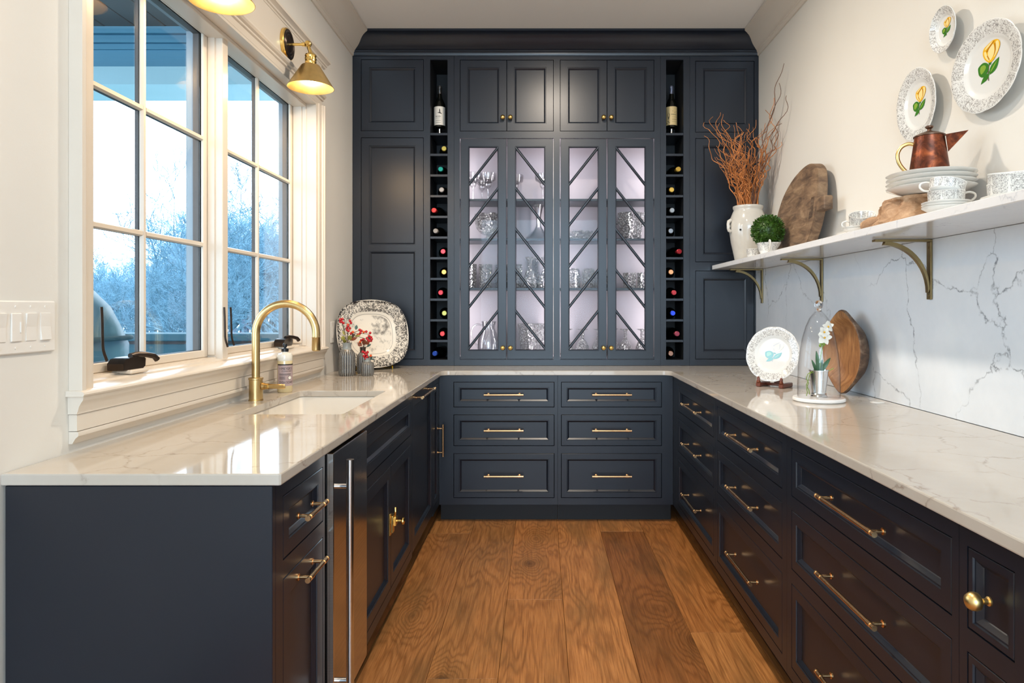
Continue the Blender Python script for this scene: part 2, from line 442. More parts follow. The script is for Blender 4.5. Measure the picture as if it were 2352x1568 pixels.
def transfer():
    t = NT('transferware'); g = t.coord('Generated')
    s = t.node('ShaderNodeSeparateXYZ'); t.link(g, s.inputs[0])
    x = t.math('ABSOLUTE', t.math('MULTIPLY_ADD', s.outputs[0], 2, -1)); y = t.math('ABSOLUTE', t.math('MULTIPLY_ADD', s.outputs[1], 2, -1))
    r = t.math('POWER', t.math('ADD', t.math('POWER', x, 3.0), t.math('POWER', y, 3.0)), 1/3)
    co = t.coord()
    v = t.voro(t.noise(co, 26, 2).outputs['Color'], 9.5); n = t.noise(co, 95, 5, .75, .6); n2 = t.noise(co, 11, 3)
    flower = t.math('ADD', t.math('MULTIPLY', v.outputs['Distance'], .75), t.math('MULTIPLY', n.outputs[0], .9))
    dens = t.math('MULTIPLY_ADD', n2.outputs[0], .5, -.21)
    rimk = t.ramp(t.math('ADD', flower, dens), [(.70, (0,0,0,1)), (.98, (1,1,1,1))])
    inr = t.math('MULTIPLY', t.math('GREATER_THAN', r, .66), t.math('LESS_THAN', r, .975))
    edge = t.ramp(r, [(.91, (0,0,0,1)), (.96, (1,1,1,1))])
    rimf = t.math('MULTIPLY', inr, t.math('ADD', t.math('MULTIPLY', rimk, .85), t.math('MULTIPLY', edge, .35), clamp=True))
    scn = t.ramp(t.math('ADD', t.noise(co, 26, 6, .7).outputs[0], t.math('MULTIPLY_ADD', t.noise(co, 6, 2).outputs[0], .8, -.4)), [(.52, (0,0,0,1)), (.72, (.75,.75,.75,1))])
    inn = t.math('MULTIPLY', t.math('LESS_THAN', r, .55), scn)
    line = t.math('LESS_THAN', t.math('ABSOLUTE', t.math('SUBTRACT', r, .585)), .006)
    f = t.math('ADD', t.math('ADD', rimf, inn), t.math('MULTIPLY', line, .6), clamp=True)
    t.base(t.mix(f, hexc('#ece4d6'), hexc('#2b2727')), .12, 0, .5, .4)
    return t.m
M['transfer'] = transfer()
def stripes():
    t = NT('ribbed_glaze'); g = t.coord('Object'); s = t.node('ShaderNodeSeparateXYZ'); t.link(g, s.inputs[0])
    a = t.math('ARCTAN2', s.outputs[1], s.outputs[0])
    w = t.math('SINE', t.math('MULTIPLY', a, 22.0))
    n = t.noise(g, 200, 2)
    k = t.ramp(t.math('ADD', w, t.math('MULTIPLY_ADD', n.outputs[0], 1.2, -.6)), [(-.0, hexc('#8d8c88')), (.35, hexc('#241f1d'))])
    zz = t.math('DIVIDE', s.outputs[2], 1.0)
    t.base(k, .18, 0, .5, .3)
    return t.m
M['stripe'] = stripes()
M['stripe_neck'] = simple('grey_glaze', '#8b8f8c', .2, var=.15, vs=40)
M['stripe_dark'] = simple('brown_glaze', '#3a2f27', .2, var=.3, vs=40)
M['crock'] = simple('crackled_crock_glaze', '#cdc8be', .14, var=.06, vs=14, coat=.3)
M['berry_red'] = simple('red_berry', '#b3141f', .18)
M['berry_orange'] = simple('orange_berry', '#d9541a', .2)
M['twig'] = simple('berry_twig', '#4a3526', .7)
M['leaf_rust'] = simple('rust_leaf', '#8a4a2f', .5, var=.3, vs=30)
M['leaf_olive'] = simple('olive_leaf', '#8b8433', .5, var=.3, vs=30)
M['leaf_teal'] = simple('blue_green_leaf', '#3f5d55', .5, var=.2, vs=30)
M['boxwood'] = simple('boxwood_leaf', '#375917', .45, var=.55, vs=45)
M['orchid_leaf'] = simple('orchid_leaf', '#2f6236', .35, var=.15, vs=20)
M['orchid_stem'] = simple('orchid_stem', '#7c9a35', .4, var=.2, vs=20)
M['petal'] = simple('orchid_petal', '#f3f1e6', .45)
M['rose_y'] = simple('rose_yellow', '#e9b32a', .15)
M['rose_l'] = simple('rose_pale_yellow', '#f3dc96', .15)
M['rose_o'] = simple('rose_ochre', '#b97a17', .15)
M['rose_g'] = simple('rose_green', '#3f7a2b', .15)
M['rose_g2'] = simple('rose_light_green', '#86a83e', .15)
M['rose_s'] = simple('rose_stem', '#6b5a4a', .15)
M['soap'] = simple('soap_liquid', '#d9c79a', .12, coat=.4)
M['soap_top'] = simple('soap_bottle_clear', '#e6e0d2', .12, coat=.4)
M['label_mauve'] = simple('mauve_label', '#b09a98', .45)
M['label_ink'] = simple('label_ink', '#2c211f', .5)
M['label_white'] = simple('white_label', '#ece6da', .5)
M['label_cream'] = simple('cream_label', '#d9c08a', .5)

# ================================================================== ROOM SHELL
XL, XR, YB, YF, ZC = -1.22, 1.418, 4.75, -3.2, 3.05
WY0, WY1, WZ0, WZ1 = 1.835, 3.695, 1.06, 2.40         # window opening in the left wall
mb = MB(); mb.box(-1.38, XL, YF, WY0, -.05, ZC+.1); mb.box(-1.38, XL, WY1, YB+.1, -.05, ZC+.1)
mb.box(-1.38, XL, WY0, WY1, -.05, WZ0); mb.box(-1.38, XL, WY0, WY1, WZ1, ZC+.1)
mb.build('wall_left', M['wall'], kind='structure')
MB().box(XR, XR+.12, YF, YB+.1, -.05, ZC+.1).build('wall_right', M['wall'], kind='structure')
MB().box(XL, XR, YB, YB+.1, -.05, ZC+.1).build('wall_back', M['wall'], kind='structure')
mb = MB(); mb.box(XL, -1.05, YF, YF+.12, -.05, ZC+.1); mb.box(1.25, XR, YF, YF+.12, -.05, ZC+.1); mb.box(-1.05, 1.25, YF, YF+.12, 2.85, ZC+.1)
mb.build('wall_front', M['wall'], kind='structure')
MB().box(XL, XR, YF, YB, ZC, ZC+.1).build('ceiling', M['ceil'], kind='structure')

# floor: sub-floor with every oak plank laid on it
fl = struct('floor')
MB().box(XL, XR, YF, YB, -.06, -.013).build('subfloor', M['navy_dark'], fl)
joints = {-3: (2.9,), -2: (.6, 3.3), -1: (1.2, 3.906), 0: (-.4, 2.375), 1: (.5, 3.021), 2: (-1.3, 1.35), 3: (1.1, 3.94), 4: (.7, 2.715), 5: (-.3, 2.2), 6: (1.5, 3.6), 7: (.4, 2.9)}
# columns start at x = -.644 (column -1 of the photograph's left edge)
tint = {(-1,2): (1.10,1.06,1.0), (-1,1): (.96,.90,.86), (0,2): (.98,.94,.88), (0,1): (1.04,.99,.92), (1,2): (1.08,1.0,.92), (1,1): (1.0,.94,.86),
        (2,2): (1.16,1.10,1.04), (2,1): (1.1,1.0,.95), (3,2): (1.2,1.12,1.02), (3,1): (.70,.60,.53), (4,2): (1.04,.92,.78), (4,1): (1.08,1.02,.92)}
for k, js in joints.items():
    x0 = -.644 + .248*(k+1); x1 = x0 + .248
    x0c, x1c = max(x0, XL+.002), min(x1, XR-.002)
    if x1c - x0c < .02: continue
    ys = [YF+.125] + list(js) + [YB-.002]
    for i in range(len(ys)-1):
        p = MB().cbox(x0c+.0006, x1c-.0006, ys[i]+.0006, ys[i+1]-.0006, -.0125, R_.uniform(-.0006, 0), .0011).build('plank', M['plank'], fl)
        tt = tint.get((k, i), tuple(R_.uniform(.85,1.1)*c for c in (1,.95,.9)))
        p.color = tt + (1,)
        # own origin so that the grain differs from board to board
        c = Vector(((x0c+x1c)/2, (ys[i]+ys[i+1])/2, 0)); p.data.transform(Matrix.Translation(-c)); p.location = c

# crown mouldings (white on the side walls, navy over the cupboards), one ogee profile mitred at the corners
CR = [(0,-.128),(.010,-.128),(.014,-.118),(.014,-.108),(.020,-.104),(.020,-.097),(.027,-.094),(.034,-.088),(.045,-.081),(.057,-.071),(.067,-.059),(.075,-.046),(.084,-.034),(.096,-.025),(.112,-.0185),(.124,-.016),(.130,-.014),(.130,-.001)]
def crown(name, kind, y_front):
    mb = MB()
    if kind == 'L': f = lambda p, z, e: (XL+p, (y_front if e == 0 else 4.43-p), ZC+z)
    elif kind == 'R': f = lambda p, z, e: (XR-p, (y_front if e == 0 else 4.43-p), ZC+z)
    else: f = lambda p, z, e: ((XL+p+.0004 if e == 0 else XR-p-.0004), 4.43-p, ZC+z)
    n = len(CR)
    vs = [f(p, z, 0) for p, z in CR] + [f(p, z, 1) for p, z in CR]
    mb.add(vs, [(i, i+1, n+i+1, n+i) for i in range(n-1)])
    return mb
crown('', 'L', YF+.13).build('trim_1', M['trim'], smooth=38, kind='structure', fix=False)
crown('', 'R', YF+.13).build('trim_2', M['trim'], smooth=38, kind='structure', fix=False)
o = crown('', 'B', 0); MBc = o
MBc.box(XL+.001, XR-.001, 4.44, 4.74, 2.935, ZC-.001)
tag(MBc.build('cornice', M['navy'], smooth=38, fix=False), 'deep navy ogee cornice running across the top of the cupboards', 'cornice')

# ================================================================== WINDOWS in the left wall
cas = struct('trim_3', (XL, 2.765, 1.06))
def W(mb, name, mat, parent, **kw):      # parts given in world coordinates
    off = parent.matrix_basis.translation
    p = parent.parent
    while p is not None: off = off + p.matrix_basis.translation; p = p.parent
    mb.v = [tuple(Vector(q)-off) for q in mb.v]
    return mb.build(name, mat, parent, **kw)
CY0, CY1 = 1.765, 3.772
# side casings: flat with a stepped backband
for y0, y1, s in ((CY0, WY0, 1), (WY1, CY1, -1)):
    ob, ib = (y0, y1) if s == 1 else (y1, y0)       # outer / inner edge
    pr = [(0, XL+.0005), (0, XL+.036), (.014, XL+.036), (.018, XL+.030), (.026, XL+.030), (.029, XL+.022), (.062, XL+.020), (.066, XL+.014), (abs(ib-ob), XL+.012), (abs(ib-ob), XL+.0005)]
    W(MB().prism([(ob+s*a, x) for a, x in pr], lambda u, v, d: (v, u, d), 1.075, 2.40), 'casing', M['trim'], cas)
# head: casing, architrave bead, frieze board, cap moulding (profile across z, run along y)
def runY(prof, y0, y1): return MB().prism(prof, lambda u, v, d: (u, d, v), y0, y1)
W(runY([(XL+.0005,2.40),(XL+.012,2.40),(XL+.014,2.428),(XL+.022,2.431),(XL+.022,2.440),(XL+.032,2.444),(XL+.038,2.452),(XL+.036,2.462),(XL+.026,2.468),(XL+.022,2.476),(XL+.0005,2.476)], CY0-.004, CY1+.006), 'head_casing', M['trim'], cas, smooth=30)
W(runY([(XL+.0005,2.4765),(XL+.010,2.4765),(XL+.010,2.632),(XL+.0005,2.632)], CY0, CY1+.006), 'frieze', M['trim'], cas)
W(runY([(XL+.0005,2.6325),(XL+.012,2.6325),(XL+.014,2.640),(XL+.020,2.643),(XL+.022,2.650),(XL+.030,2.656),(XL+.040,2.660),(XL+.040,2.672),(XL+.0005,2.674)], CY0-.03, CY1+.075), 'cap_moulding', M['trim'], cas, smooth=30)
# jamb linings, stops and the mullion
XG = -1.350
for nm, y0, y1 in (('jamb', WY0, WY0+.012), ('jamb', WY1-.012, WY1)):
    W(MB().box(-1.378, XL+.011, y0, y1, 1.075, 2.40), nm, M['trim'], cas)
W(MB().box(-1.378, XL+.011, WY0+.012, WY1-.012, 2.388, 2.40), 'jamb', M['trim'], cas)
for y0, y1 in ((WY0+.012, WY0+.022), (WY1-.022, WY1-.012)):
    W(MB().cbox(-1.332, -1.285, y0, y1, 1.10, 2.388, .002), 'stop', M['trim'], cas)
    W(MB().cbox(-1.285, -1.262, y0 if y0 < 2 else y0+.005, y1-.005 if y0 < 2 else y1, 1.085, 2.388, .002), 'stop', M['trim'], cas)
W(MB().cbox(-1.332, -1.262, WY0+.012, WY1-.012, 2.372, 2.388, .002), 'stop', M['trim'], cas)
mb = MB(); mb.cbox(-1.378, -1.276, 2.742, 2.790, 1.075, 2.386, .0025); mb.cbox(-1.334, -1.305, 2.735, 2.797, 1.10, 2.386, .002)
W(mb, 'mullion', M['trim'], cas)
# stool and apron below
W(MB().prism([(-1.378,1.060),(-1.378,1.092),(-1.300,1.092),(-1.298,1.086),(-1.262,1.083),(-1.260,1.078),(XL+.040,1.075),(XL+.047,1.071),(XL+.049,1.066),(XL+.046,1.061),(XL+.040,1.0605)], lambda u, v, d: (u, d, v), WY0+.0005, WY1-.0005), 'stool', M['trim'], cas, smooth=30)
W(runY([(XL+.0005,1.0605),(XL+.0005,1.075),(XL+.040,1.075),(XL+.047,1.071),(XL+.049,1.066),(XL+.046,1.061),(XL+.040,1.0605)], CY0-.012, WY0), 'stool_horn', M['trim'], cas, smooth=30)
W(runY([(XL+.0005,1.0605),(XL+.0005,1.075),(XL+.040,1.075),(XL+.047,1.071),(XL+.049,1.066),(XL+.046,1.061),(XL+.040,1.0605)], WY1, CY1+.012), 'stool_horn', M['trim'], cas, smooth=30)
W(runY([(XL+.0005,1.0600),(XL+.042,1.0600),(XL+.040,1.050),(XL+.036,1.045),(XL+.030,1.034),(XL+.027,1.022),(XL+.025,1.018),(XL+.025,1.014),(XL+.0005,1.014)], CY0-.004, CY1+.004), 'bed_moulding', M['trim'], cas, smooth=30)
W(runY([(XL+.0005,1.0125),(XL+.022,1.0125),(XL+.022,.970),(XL+.0005,.970)], CY0, CY1), 'apron', M['trim'], cas)
W(runY([(XL+.0005,.9685),(XL+.024,.9685),(XL+.026,.963),(XL+.025,.957),(XL+.018,.951),(XL+.012,.941),(XL+.010,.937),(XL+.0005,.937)], CY0, CY1), 'apron_bead', M['trim'], cas, smooth=30)
# small quartz upstand where the worktop meets the wall
def casement(idx, g0, g1, crank_y, locks):
    w = struct('window_%d' % idx, (XG, (g0+g1)/2, 1.1))
    z0, z1 = 1.122, 2.376; s = .034
    mb = MB()                                   # sash rails and stiles with a bevelled inner edge
    for a, b, c, d in ((g0-s, g0, 1.0925, 2.386), (g1, g1+s, 1.0925, 2.386)): mb.cbox(-1.346, -1.334, a, b, c, d, .003)
    mb.cbox(-1.346, -1.334, g0-.001, g1+.001, 1.0925, z0, .003); mb.cbox(-1.346, -1.334, g0-.001, g1+.001, z1, 2.386, .003)
    W(mb, 'sash', M['trim'], w)
    mb = MB()
    for a, b, c, d in ((g0-s, g0, 1.0925, 2.386), (g1, g1+s, 1.0925, 2.386)): mb.box(-1.377, -1.3545, a, b, c, d)
    mb.box(-1.377, -1.3545, g0, g1, 1.0925, z0); mb.box(-1.377, -1.3545, g0, g1, z1, 2.386)
    W(mb, 'outer_sash', M['ext_dark'], w)
    ym = (g0+g1)/2; hz = [1.540, 1.962]
    ycells = [(g0, ym), (ym, g1)]; zc = [z0] + hz + [z1]
    mm = .0105
    W(MB().prism([(ym-mm, -1.3475), (ym-mm, -1.344), (ym-.006, -1.335), (ym+.006, -1.335), (ym+mm, -1.344), (ym+mm, -1.3475)], lambda u, v, d: (v, u, d), z0, z1), 'muntin', M['trim'], w)
    W(MB().box(-1.364, -1.3525, ym-.009, ym+.009, z0, z1), 'outer_muntin', M['ext_dark'], w)
    for z in hz:
        for a, b in ((g0, ym-mm), (ym+mm, g1)):
            W(MB().prism([(z-mm, -1.3475), (z-mm, -1.344), (z-.006, -1.335), (z+.006, -1.335), (z+mm, -1.344), (z+mm, -1.3475)], lambda u, v, d: (v, d, u), a, b), 'muntin', M['trim'], w)
            W(MB().box(-1.364, -1.3525, a, b, z-.009, z+.009), 'outer_muntin', M['ext_dark'], w)
    for a, b in ycells:
        for i in range(3):
            W(MB().box(-1.352, -1.348, a+.001, b-.001, zc[i]+.001, zc[i+1]-.001), 'pane', M['pane'], w)
    # crank operator: dark cover with folding handle
    y = crank_y
    mb = MB()
    mb.cbox(-1.318, -1.255, y-.045, y+.050, 1.0855, 1.098, .004)
    cr = W(mb, 'crank_base', M['trim'], w)
    pr = [(-.062,1.098),(-.064,1.118),(-.048,1.132),(-.020,1.136),(.0,1.136),(.030,1.136),(.055,1.128),(.052,1.104),(.040,1.098)]
    W(MB().prism([(y+a, z) for a, z in pr], lambda u, v, d: (d, u, v), -1.318, -1.268), 'crank_cover', M['darkbronze'], w, smooth=50)
    W(MB().tube([(-1.282, y-.005, 1.138), (-1.275, y+.02, 1.142), (-1.262, y+.045, 1.140), (-1.250, y+.068, 1.134), (-1.246, y+.080, 1.122)], [.010,.010,.009,.009,.010], 8), 'crank_handle', M['darkbronze'], w, smooth=60)
    # sash lock lever
    for y, x, bend in locks:
        W(MB().tube(spl([(x, y, 1.292), (x+.002, y, 1.25), (x+.003, y, 1.20), (x+.004, y+.002, 1.165), (x+.010, y+.010, 1.132)], 3), .0042, 8), 'lock_lever', M['darkbronze'], w, smooth=60)
    return w
casement(1, 1.905, 2.705, 2.14, [(2.010, -1.292, 0), (2.738, -1.268, 0)])
casement(2, 2.825, 3.645, 3.44, [(2.862, -1.298, 0)])
# outside casing around the pair
mb = MB()
mb.box(-1.412, -1.381, WY1-.012, WY1+.07, 1.03, 2.45); mb.box(-1.412, -1.381, WY0-.07, WY0+.012, 1.03, 2.45); mb.box(-1.412, -1.381, 2.722, 2.808, 1.06, 2.42)
mb.box(-1.412, -1.381, WY0, WY1, 2.392, 2.45); mb.box(-1.48, -1.381, WY0-.07, WY1+.07, 1.03, 1.07)
mb.build('trim_4', M['ext_pale'], kind='structure')

# ================================================================== PORCH AND GARDEN outside
MB().box(-40, -1.385, -6, 45, -.5, -.32).build('lawn', M['ground'], kind='structure')
MB().box(-5.2, -1.385, -1, 5.3, -.32, -.05).build('porch_deck', M['parapet'], kind='structure')
pc = struct('porch_ceiling', (-3.2, 2.0, 3.4))
for i in range(16):
    x = -5.0 + i*.225
    W(MB().cbox(x, x+.215, -1, 5.05, 3.36, 3.40, .004), 'plank', M['porch_ceiling'], pc)
W(MB().box(-5.05, -1.385, -1, 5.4, 3.405, 3.46), 'roof_deck', M['porch_ceiling'], pc)
pb = struct('porch_beam', (-3.2, 5.1, 2.93))
W(MB().box(-5.0, -1.385, 5.06, 5.35, 3.05, 3.40), 'frieze_board', M['porch'], pb)
mb = MB(); mb.box(-5.0, -1.385, 5.03, 5.06, 3.245, 3.27); mb.box(-5.0, -1.385, 5.02, 5.06, 3.31, 3.36); mb.box(-5.0, -1.385, 5.045, 5.06, 3.20, 3.215)
W(mb, 'moulding', M['porch'], pb)
W(MB().box(-5.0, -1.385, 4.98, 5.38, 2.92, 3.05), 'soffit_board', M['porch_pale'], pb)
pp = struct('porch_parapet', (-3.2, 5.1, 0))
W(MB().box(-5.0, -1.385, 5.06, 5.22, -.05, 1.02), 'panel', M['parapet'], pp)
W(MB().cbox(-5.0, -1.385, 5.0, 5.28, 1.045, 1.10, .006), 'rail', M['parapet'], pp)
W(MB().box(-5.0, -1.385, 5.08, 5.20, 1.02, 1.045), 'rail_base', M['ext_dark'], pp)

# covered barbecue grill on the porch
gr = thing('grill', 'barbecue grill under a blue-grey fitted cloth cover outside the near window', 'grill', (-2.165, 2.75, -.05)); gr.scale = (1, 1, 1.12)
mb = MB(); prof = [(.96,.02),(1.0,.45),(1.0,.90),(1.0,1.06),(.97,1.13),(.88,1.20),(.70,1.275),(.45,1.335),(.20,1.36),(0,1.365)]
rr = random.Random(4)
n = 40; vs = []; fs = []
for k, (r, z) in enumerate(prof):
    for i in range(n):
        a = 2*PI*i/n; c, s_ = math.cos(a), math.sin(a)
        e = 4.0 if z < 1.1 else 3.0
        q = (abs(c)**e + abs(s_)**e)**(-1/e)
        wv = 1 + .022*math.sin(a*9+z*6) * (1 if z < .9 else .5)
        vs.append((.44*r*q*c*wv, .24*r*q*s_*wv, z))
m_ = len(prof)
for k in range(m_-1):
    for i in range(n): fs.append((k*n+i, k*n+(i+1) % n, (k+1)*n+(i+1) % n, (k+1)*n+i))
mb.add(vs, fs); mb.build('cover', M['grill_cover'], gr, smooth=60)
mb = MB(); se = lambda a: (abs(math.cos(a))**4+abs(math.sin(a))**4)**-.25
mb.tube([(.446*math.cos(2*PI*i/48)*se(2*PI*i/48), .2445*math.sin(2*PI*i/48)*se(2*PI*i/48), 1.085) for i in range(49)], .009, 6)
mb.build('cover_seam', M['parapet'], gr, smooth=60)

# bare winter trees (each tree > trunk and a mass of twigs) in front of one dense thicket of brush
def grow(seed, h, kids=(6, 5, 4, 4, 3), stems=2):
    rg = random.Random(seed); tr = MB(); tw = MB()
    def branch(p, d, ln, r, lev):
        pts = [p]; rad = [r]; n = 4 if lev < 2 else 3; wg = .15 if lev < 2 else .30
        for i in range(n):
            d = (d + Vector((rg.gauss(0,wg), rg.gauss(0,wg), rg.gauss(.05,wg*.7)))).normalized()
            p = p + d*ln/n; pts.append(p); rad.append(r*(1-.6*(i+1)/n))
        (tr if lev < 2 else tw).tube(pts, rad, 5 if lev < 2 else 3, caps=False)
        if lev >= len(kids): return
        for k in range(kids[lev]):
            t = rg.uniform(.25, 1.0); i = min(int(t*n), n-1)
            q = pts[i] + (pts[i+1]-pts[i])*(t*n-i)
            dd = (d + Vector((rg.gauss(0,.75), rg.gauss(0,.75), rg.gauss(.12,.42)))).normalized()
            branch(q, dd, ln*rg.uniform(.48,.70), max(rad[i]*.55, .0042), lev+1)
    for k in range(stems): branch(Vector((rg.uniform(-.2,.2), rg.uniform(-.2,.2), 0)), Vector((rg.gauss(0,.15), rg.gauss(0,.15), 1)).normalized(), h*.40, .06, 0)
    return tr, tw
for i, (sl, y, s_, lab) in enumerate(((-.655, 12.0, .80, 'leftmost bare tree in the near window'), (-.575, 17.5, .92, 'bare tree left of the near window\'s upright bar'), (-.520, 10.2, .80, 'bare tree right of the near window\'s upright bar'),
        (-.440, 14.0, 1.32, 'tall bare tree at the left of the far window'), (-.385, 20.0, 1.62, 'bare tree at the right of the far window'))):
    t = thing('bare_tree', lab, 'tree', (sl*y, y, -.33), (0,0,i*1.3)); t.scale = (s_,)*3
    a_, b_ = grow(31+i, 4.6)
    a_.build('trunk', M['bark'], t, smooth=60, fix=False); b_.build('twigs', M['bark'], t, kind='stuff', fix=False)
tr_rng = random.Random(12); th = MB(); clumps = [grow(80+i, 4.0, (6, 5, 5, 4), 3) for i in range(3)]
for Y, k in ((24, 10), (27, 12), (31, 13)):
    for i in range(k):
        sl = -.68 + .34*(i+tr_rng.uniform(.1,.9))/k; s_ = (.72 if sl < -.52 else 1.02)*tr_rng.uniform(.8,1.15)*(Y/15); an = tr_rng.uniform(0,6.28); ca, sa = math.cos(an)*s_, math.sin(an)*s_
        for part in clumps[i % 3]:
            n0 = len(th.v); th.v += [(x*ca-y*sa+sl*Y, x*sa+y*ca+Y, z*s_-.33) for x, y, z in part.v]
            th.f += [tuple(q+n0 for q in f) for f in part.f]
o = th.build('thicket', M['brush'], None, kind='stuff', fix=False); o['label'] = 'haze-blue tinted thicket of winter brush behind the bare trees'; o['category'] = 'thicket'

# ================================================================== CABINET HELPERS
def cells(mb, x0, x1, z0, z1, ops, y, mi=0):
    xs = sorted(set([x0,x1]+[v for o in ops for v in o[:2]])); zs = sorted(set([z0,z1]+[v for o in ops for v in o[2:]]))
    for i in range(len(xs)-1):
        for j in range(len(zs)-1):
            cx, cz = (xs[i]+xs[i+1])/2, (zs[j]+zs[j+1])/2
            if any(o[0] < cx < o[1] and o[2] < cz < o[3] for o in ops): continue
            mb.add([(xs[i],y,zs[j]),(xs[i+1],y,zs[j]),(xs[i+1],y,zs[j+1]),(xs[i],y,zs[j+1])], [(0,1,2,3)], mi)
def ring(mb, a, b, mi=0):
    """a, b = (x0,x1,z0,z1,y)"""
    def q(r): return [(r[0],r[4],r[2]),(r[1],r[4],r[2]),(r[1],r[4],r[3]),(r[0],r[4],r[3])]
    mb.add(q(a)+q(b), [(i,(i+1)%4,4+(i+1)%4,4+i) for i in range(4)], mi)
def front(mb, x0, x1, z0, z1, ops, t, steps=None, closed=True, c=.0014):
    """joinery front at y=0: outer block with openings; steps = moulding rings into each opening; closed = with panel"""
    if c: ring(mb, (x0,x1,z0,z1,c), (x0+c,x1-c,z0+c,z1-c,0))
    cells(mb, x0+c, x1-c, z0+c, z1-c, ops, 0)
    ring(mb, (x0,x1,z0,z1,t), (x0,x1,z0,z1,c))
    cells(mb, x0, x1, z0, z1, [] if closed else ops, t)
    for o in ops:
        prev = (o[0],o[1],o[2],o[3],0)
        for ins, y in (steps or []):
            cur = (o[0]+ins, o[1]-ins, o[2]+ins, o[3]-ins, y); ring(mb, prev, cur); prev = cur
        if closed: mb.add([(prev[0],prev[4],prev[2]),(prev[1],prev[4],prev[2]),(prev[1],prev[4],prev[3]),(prev[0],prev[4],prev[3])], [(0,1,2,3)])
        else: ring(mb, prev, (o[0],o[1],o[2],o[3],t))
    return mb
MOULD = [(.0012,.0035),(.005,.0035),(.0135,.0105),(.0150,.0125)]
GAP = .0026
def panel(name, x0, x1, z0, z1, parent, s=.042, mids=(), t=.02, mat=None, g=GAP, bs=None):
    x0 += g; x1 -= g; z0 += g; z1 -= g
    b = s if bs is None else bs
    ops = []; zz = [z0+b] + [v for m in mids for v in m] + [z1-b]
    for i in range(0, len(zz), 2): ops.append((x0+s, x1-s, zz[i], zz[i+1]))
    return front(MB(), x0, x1, z0, z1, ops, t, MOULD).build(name, mat or M['navy'], parent)
def bar_pull(parent, cx, cz, ln, horiz=True, off=.034, r=.0058, name='pull', y0=0.0):
    mb = MB(); hb = ln/2
    def P(a, y): return (cx+a, y0+y, cz) if horiz else (cx, y0+y, cz+a)
    mb.tube([P(-hb,-off), P(hb,-off)], r, 12)
    for a in (-hb+.022, hb-.022):
        mb.cyl(P(a,0), P(a,-.004), r*1.5, 12); mb.cyl(P(a,-.003), P(a,-off), r*.78, 10)
        mb.tube([P(a-.009,-off), P(a+.009,-off)], r*1.22, 12)
    for a in (-hb, hb): mb.tube([P(a-.0025,-off), P(a+.0025,-off)], r*1.18, 12)
    return mb.build(name, M['bronze'], parent, smooth=40)
def knob(parent, x, z, r=.0155, y0=0.0, mat=None, name='knob'):
    mb = MB()
    prof = [(0,0),(.0085,0),(.0085,.003),(.0055,.005),(.005,.012),(.0075,.016),(r*.9,.021),(r,.027),(r*.96,.033),(r*.75,.039),(r*.35,.0425),(0,.043)]
    mb.M = Matrix.Translation((x, y0, z)) @ Matrix.Rotation(PI/2, 4, 'X')
    mb.lathe(prof, 18)
    return mb.build(name, mat or M['brass_pol'], parent, smooth=50)
ROT = {'back': 0.0, 'left': PI/2, 'right': -PI/2}
ZD = [(.693,.846), (.462,.650), (.150,.418)]
ZT = .886        # top of the base cupboards, under the worktop
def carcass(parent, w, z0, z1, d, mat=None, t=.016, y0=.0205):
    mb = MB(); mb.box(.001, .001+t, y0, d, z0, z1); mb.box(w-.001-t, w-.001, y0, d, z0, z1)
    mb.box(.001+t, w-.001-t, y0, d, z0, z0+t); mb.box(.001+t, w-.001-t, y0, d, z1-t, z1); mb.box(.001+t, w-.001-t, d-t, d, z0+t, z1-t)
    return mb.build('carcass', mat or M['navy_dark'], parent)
def base_unit(name, label, side, loc, w, d=.595, group=None, ztop=ZT-.001):
    t = thing(name, label, 'cabinet', loc, (0,0,ROT[side]), group)
    carcass(t, w, .112, ztop, d)
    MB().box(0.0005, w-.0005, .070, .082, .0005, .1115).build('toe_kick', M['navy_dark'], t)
    return t
def frame(t, w, ops, z0=.110, z1=ZT, x0=.0004):
    front(MB(), x0, w-.0004, z0, z1, ops, .020, [(0,.0)], False, 0).build('face_frame', M['navy'], t)

# ---------------------------------------------------------------- LEFT RUN (faces +X; local x runs away from the camera)
FL = -.607
u = base_unit('base_cabinet', 'narrow navy cabinet, one drawer over one door, at the near left end', 'left', (FL, 1.566, 0), .357)
ops = [(.044, .341, *ZD[0]), (.044, .341, .150, .650)]
frame(u, .357, ops)
d = panel('drawer', *ops[0], u, .036); bar_pull(d, .1925, .770, .150)
d = panel('door', *ops[1], u, .045); bar_pull(d, .1925, .617, .150)
# finished end panel towards the camera (local x<0 is nearer)
MB().cbox(-.019, -.0005, .0, .606, .0008, ZT-.0005, .0012).build('end_panel', M['navy'], u)

im = thing('ice_maker', 'undercounter ice maker with brushed steel door and long bar handle', 'ice maker', (FL, 1.9245, 0), (0,0,PI/2))
MB().box(.004, .385, .006, .58, .115, .875).build('body', M['black'], im)
MB().cbox(.010, .379, -.022, .005, .118, .877, .002).build('door', M['steel'], im)
mb = MB(); mb.cyl((.046,-.058,.195),(.046,-.058,.852), .0115, 20)
for z in (.215,.775): mb.cyl((.046,-.022,z),(.046,-.052,z), .0075, 14)
mb.build('handle', M['steel_bar'], im, smooth=40)
MB().box(.012, .377, .045, .058, .004, .112).build('kick_plate', M['black'], im)

u = base_unit('sink_cabinet', 'navy sink cabinet with a false front over two latched doors', 'left', (FL, 2.3105, 0), .9215, ztop=.66)
ops = [(.030, .893, *ZD[0]), (.030, .893, .150, .650)]
